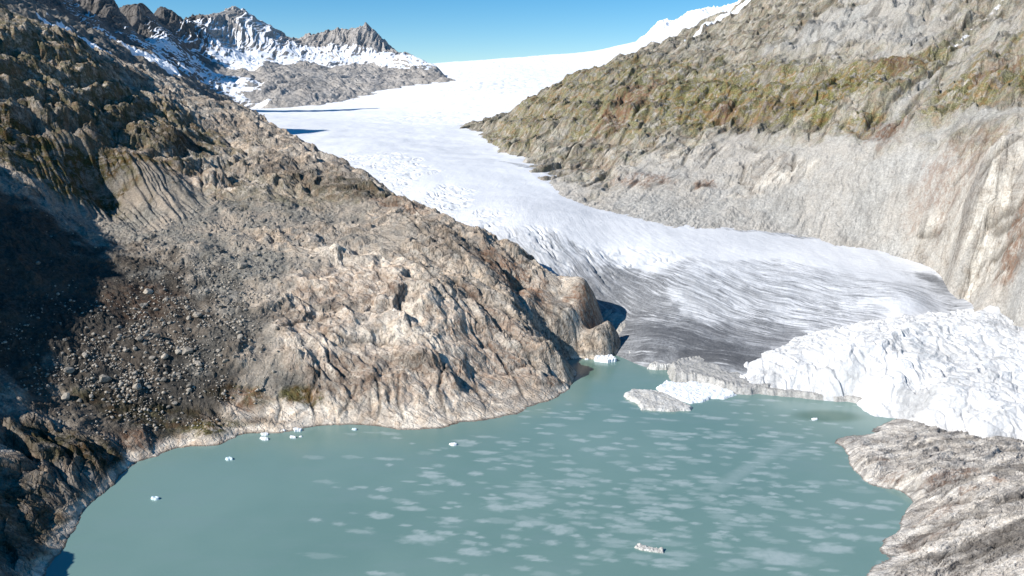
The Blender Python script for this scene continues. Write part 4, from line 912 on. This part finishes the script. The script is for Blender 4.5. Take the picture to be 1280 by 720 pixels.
def build_boulders(X, Y, Z):
    f = surface_lookup(X, Y, Z); mat = boulder_mat()
    protos = [rock_shape(i) for i in range(8)]
    for m in protos: m.materials.append(mat)
    r = random.Random(11)
    zones = [((235, 400), 60, 60, 140), ((190, 460), 60, 35, 100), ((290, 340), 50, 55, 25), ((130, 495), 40, 25, 30)]
    for (c, rx, ry, n) in zones:
        hx, hy, _ = S_left.hit(*c)
        for _ in range(n):
            x = hx + r.gauss(0, .5) * rx; y = hy + r.gauss(0, .5) * ry; s = min(4.6, 0.7 + r.expovariate(1.35))
            o = bpy.data.objects.new('boulder', r.choice(protos)); C.objects.link(o)
            o.location = (x, y, f(x, y) + s * .25); o.scale = (s, s, s); o.rotation_euler = (r.uniform(-.3, .3), r.uniform(-.3, .3), r.uniform(0, 6.28))
            tag(o, 'grey angular boulder lying in the boulder field on the left slope', 'boulder', 'boulders in the left boulder field')
    # finer rubble: one mass of uncountable stones
    import bmesh
    bases = []
    for i in range(6):
        me = rock_shape(50 + i, 1); n = len(me.vertices)
        co = np.empty(n * 3, f4); me.vertices.foreach_get('co', co); fc = np.array([p.vertices[:] for p in me.polygons], np.int32)
        bases.append((co.reshape(-1, 3), fc)); bpy.data.meshes.remove(me)
    rz = [((235, 400), 70, 60, 3000), ((180, 465), 80, 45, 2400), ((290, 345), 50, 50, 900), ((120, 500), 55, 30, 900), ((210, 300), 90, 60, 700), ((330, 275), 60, 45, 500), ((110, 420), 70, 60, 500)]
    V = []; Fs = []; off = 0
    for (c, rx, ry, n) in rz:
        hx, hy, _ = S_left.hit(*c)
        for _ in range(n):
            x = hx + r.gauss(0, .55) * rx; y = hy + r.gauss(0, .55) * ry; z = f(x, y)
            if z < 6: continue
            if float(pn(np.array([x / 16.0]), np.array([y / 16.0]), 66)[0]) < r.uniform(-.35, .55): continue
            s = .28 + r.expovariate(2.6); s = min(s, 1.7)
            co, fc = bases[r.randrange(6)]; t = r.uniform(0, 6.28); c_, s_ = math.cos(t), math.sin(t)
            v = co * s; v = np.stack([v[:, 0] * c_ - v[:, 1] * s_ + x, v[:, 0] * s_ + v[:, 1] * c_ + y, v[:, 2] + z + s * .2], -1)
            V.append(v); Fs.append(fc + off); off += len(v)
    V = np.concatenate(V); Fs = np.concatenate(Fs)
    me = bpy.data.meshes.new('scree'); me.vertices.add(len(V)); me.vertices.foreach_set('co', V.astype(f4).ravel())
    me.loops.add(Fs.size); me.loops.foreach_set('vertex_index', Fs.ravel().astype(np.int32))
    me.polygons.add(len(Fs)); me.polygons.foreach_set('loop_start', np.arange(0, Fs.size, 3, dtype=np.int32)); me.update(calc_edges=True)
    me.materials.append(mat)
    o = bpy.data.objects.new('scree', me); C.objects.link(o)
    tag(o, 'loose grey rubble strewn over the left slope', 'rubble', kind='stuff')

# ================================================================== LIGHT, SKY, CAMERA
SUN_AZ = math.radians(242); SUN_EL = math.radians(36)
def build_light():
    w = bpy.data.worlds.new('World'); bpy.context.scene.world = w; w.use_nodes = True
    t = w.node_tree; t.nodes.clear()
    s = t.nodes.new('ShaderNodeTexSky'); s.sky_type = 'NISHITA'; s.sun_disc = False
    s.sun_elevation = SUN_EL; s.sun_rotation = SUN_AZ; s.altitude = 2300; s.air_density = 1.0; s.dust_density = 0.0; s.ozone_density = 3.0
    b = t.nodes.new('ShaderNodeBackground'); b.inputs[1].default_value = 0.085
    o = t.nodes.new('ShaderNodeOutputWorld'); hs = t.nodes.new('ShaderNodeHueSaturation'); hs.inputs['Saturation'].default_value = 1.4; hs.inputs['Hue'].default_value = .493
    t.links.new(s.outputs[0], hs.inputs['Color']); t.links.new(hs.outputs[0], b.inputs[0]); t.links.new(b.outputs[0], o.inputs[0])
    L = bpy.data.lights.new('sun', 'SUN'); L.energy = 4.2; L.angle = math.radians(.5); L.color = (1, .955, .89)
    lo = bpy.data.objects.new('sun', L); C.objects.link(lo)
    d = Vector((math.sin(SUN_AZ) * math.cos(SUN_EL), math.cos(SUN_AZ) * math.cos(SUN_EL), math.sin(SUN_EL)))
    lo.rotation_euler = (-d).to_track_quat('-Z', 'Y').to_euler()

def build_camera():
    c = bpy.data.cameras.new('camera'); o = bpy.data.objects.new('camera', c); C.objects.link(o)
    o.location = (0, 0, H); o.rotation_euler = (math.pi / 2 - PITCH, 0, 0)
    c.sensor_width = 36; c.lens = 36 * F / 1280; c.clip_start = 1; c.clip_end = 30000
    bpy.context.scene.camera = o
    s = bpy.context.scene
    s.view_settings.view_transform = 'Standard'; s.view_settings.look = 'None'; s.view_settings.gamma = 1; s.view_settings.use_curve_mapping = False
    s.view_settings.exposure = 0.6
    s.cycles.max_bounces = 4; s.cycles.diffuse_bounces = 2; s.cycles.use_denoising = True

build_light(); build_camera()
XL, YL, ZL = build_left()
build_right(); build_glacier(); build_fleece(); build_shelf(); build_far(); build_mid(); build_peak(); build_lake(); build_ice()
build_boulders(XL, YL, ZL)
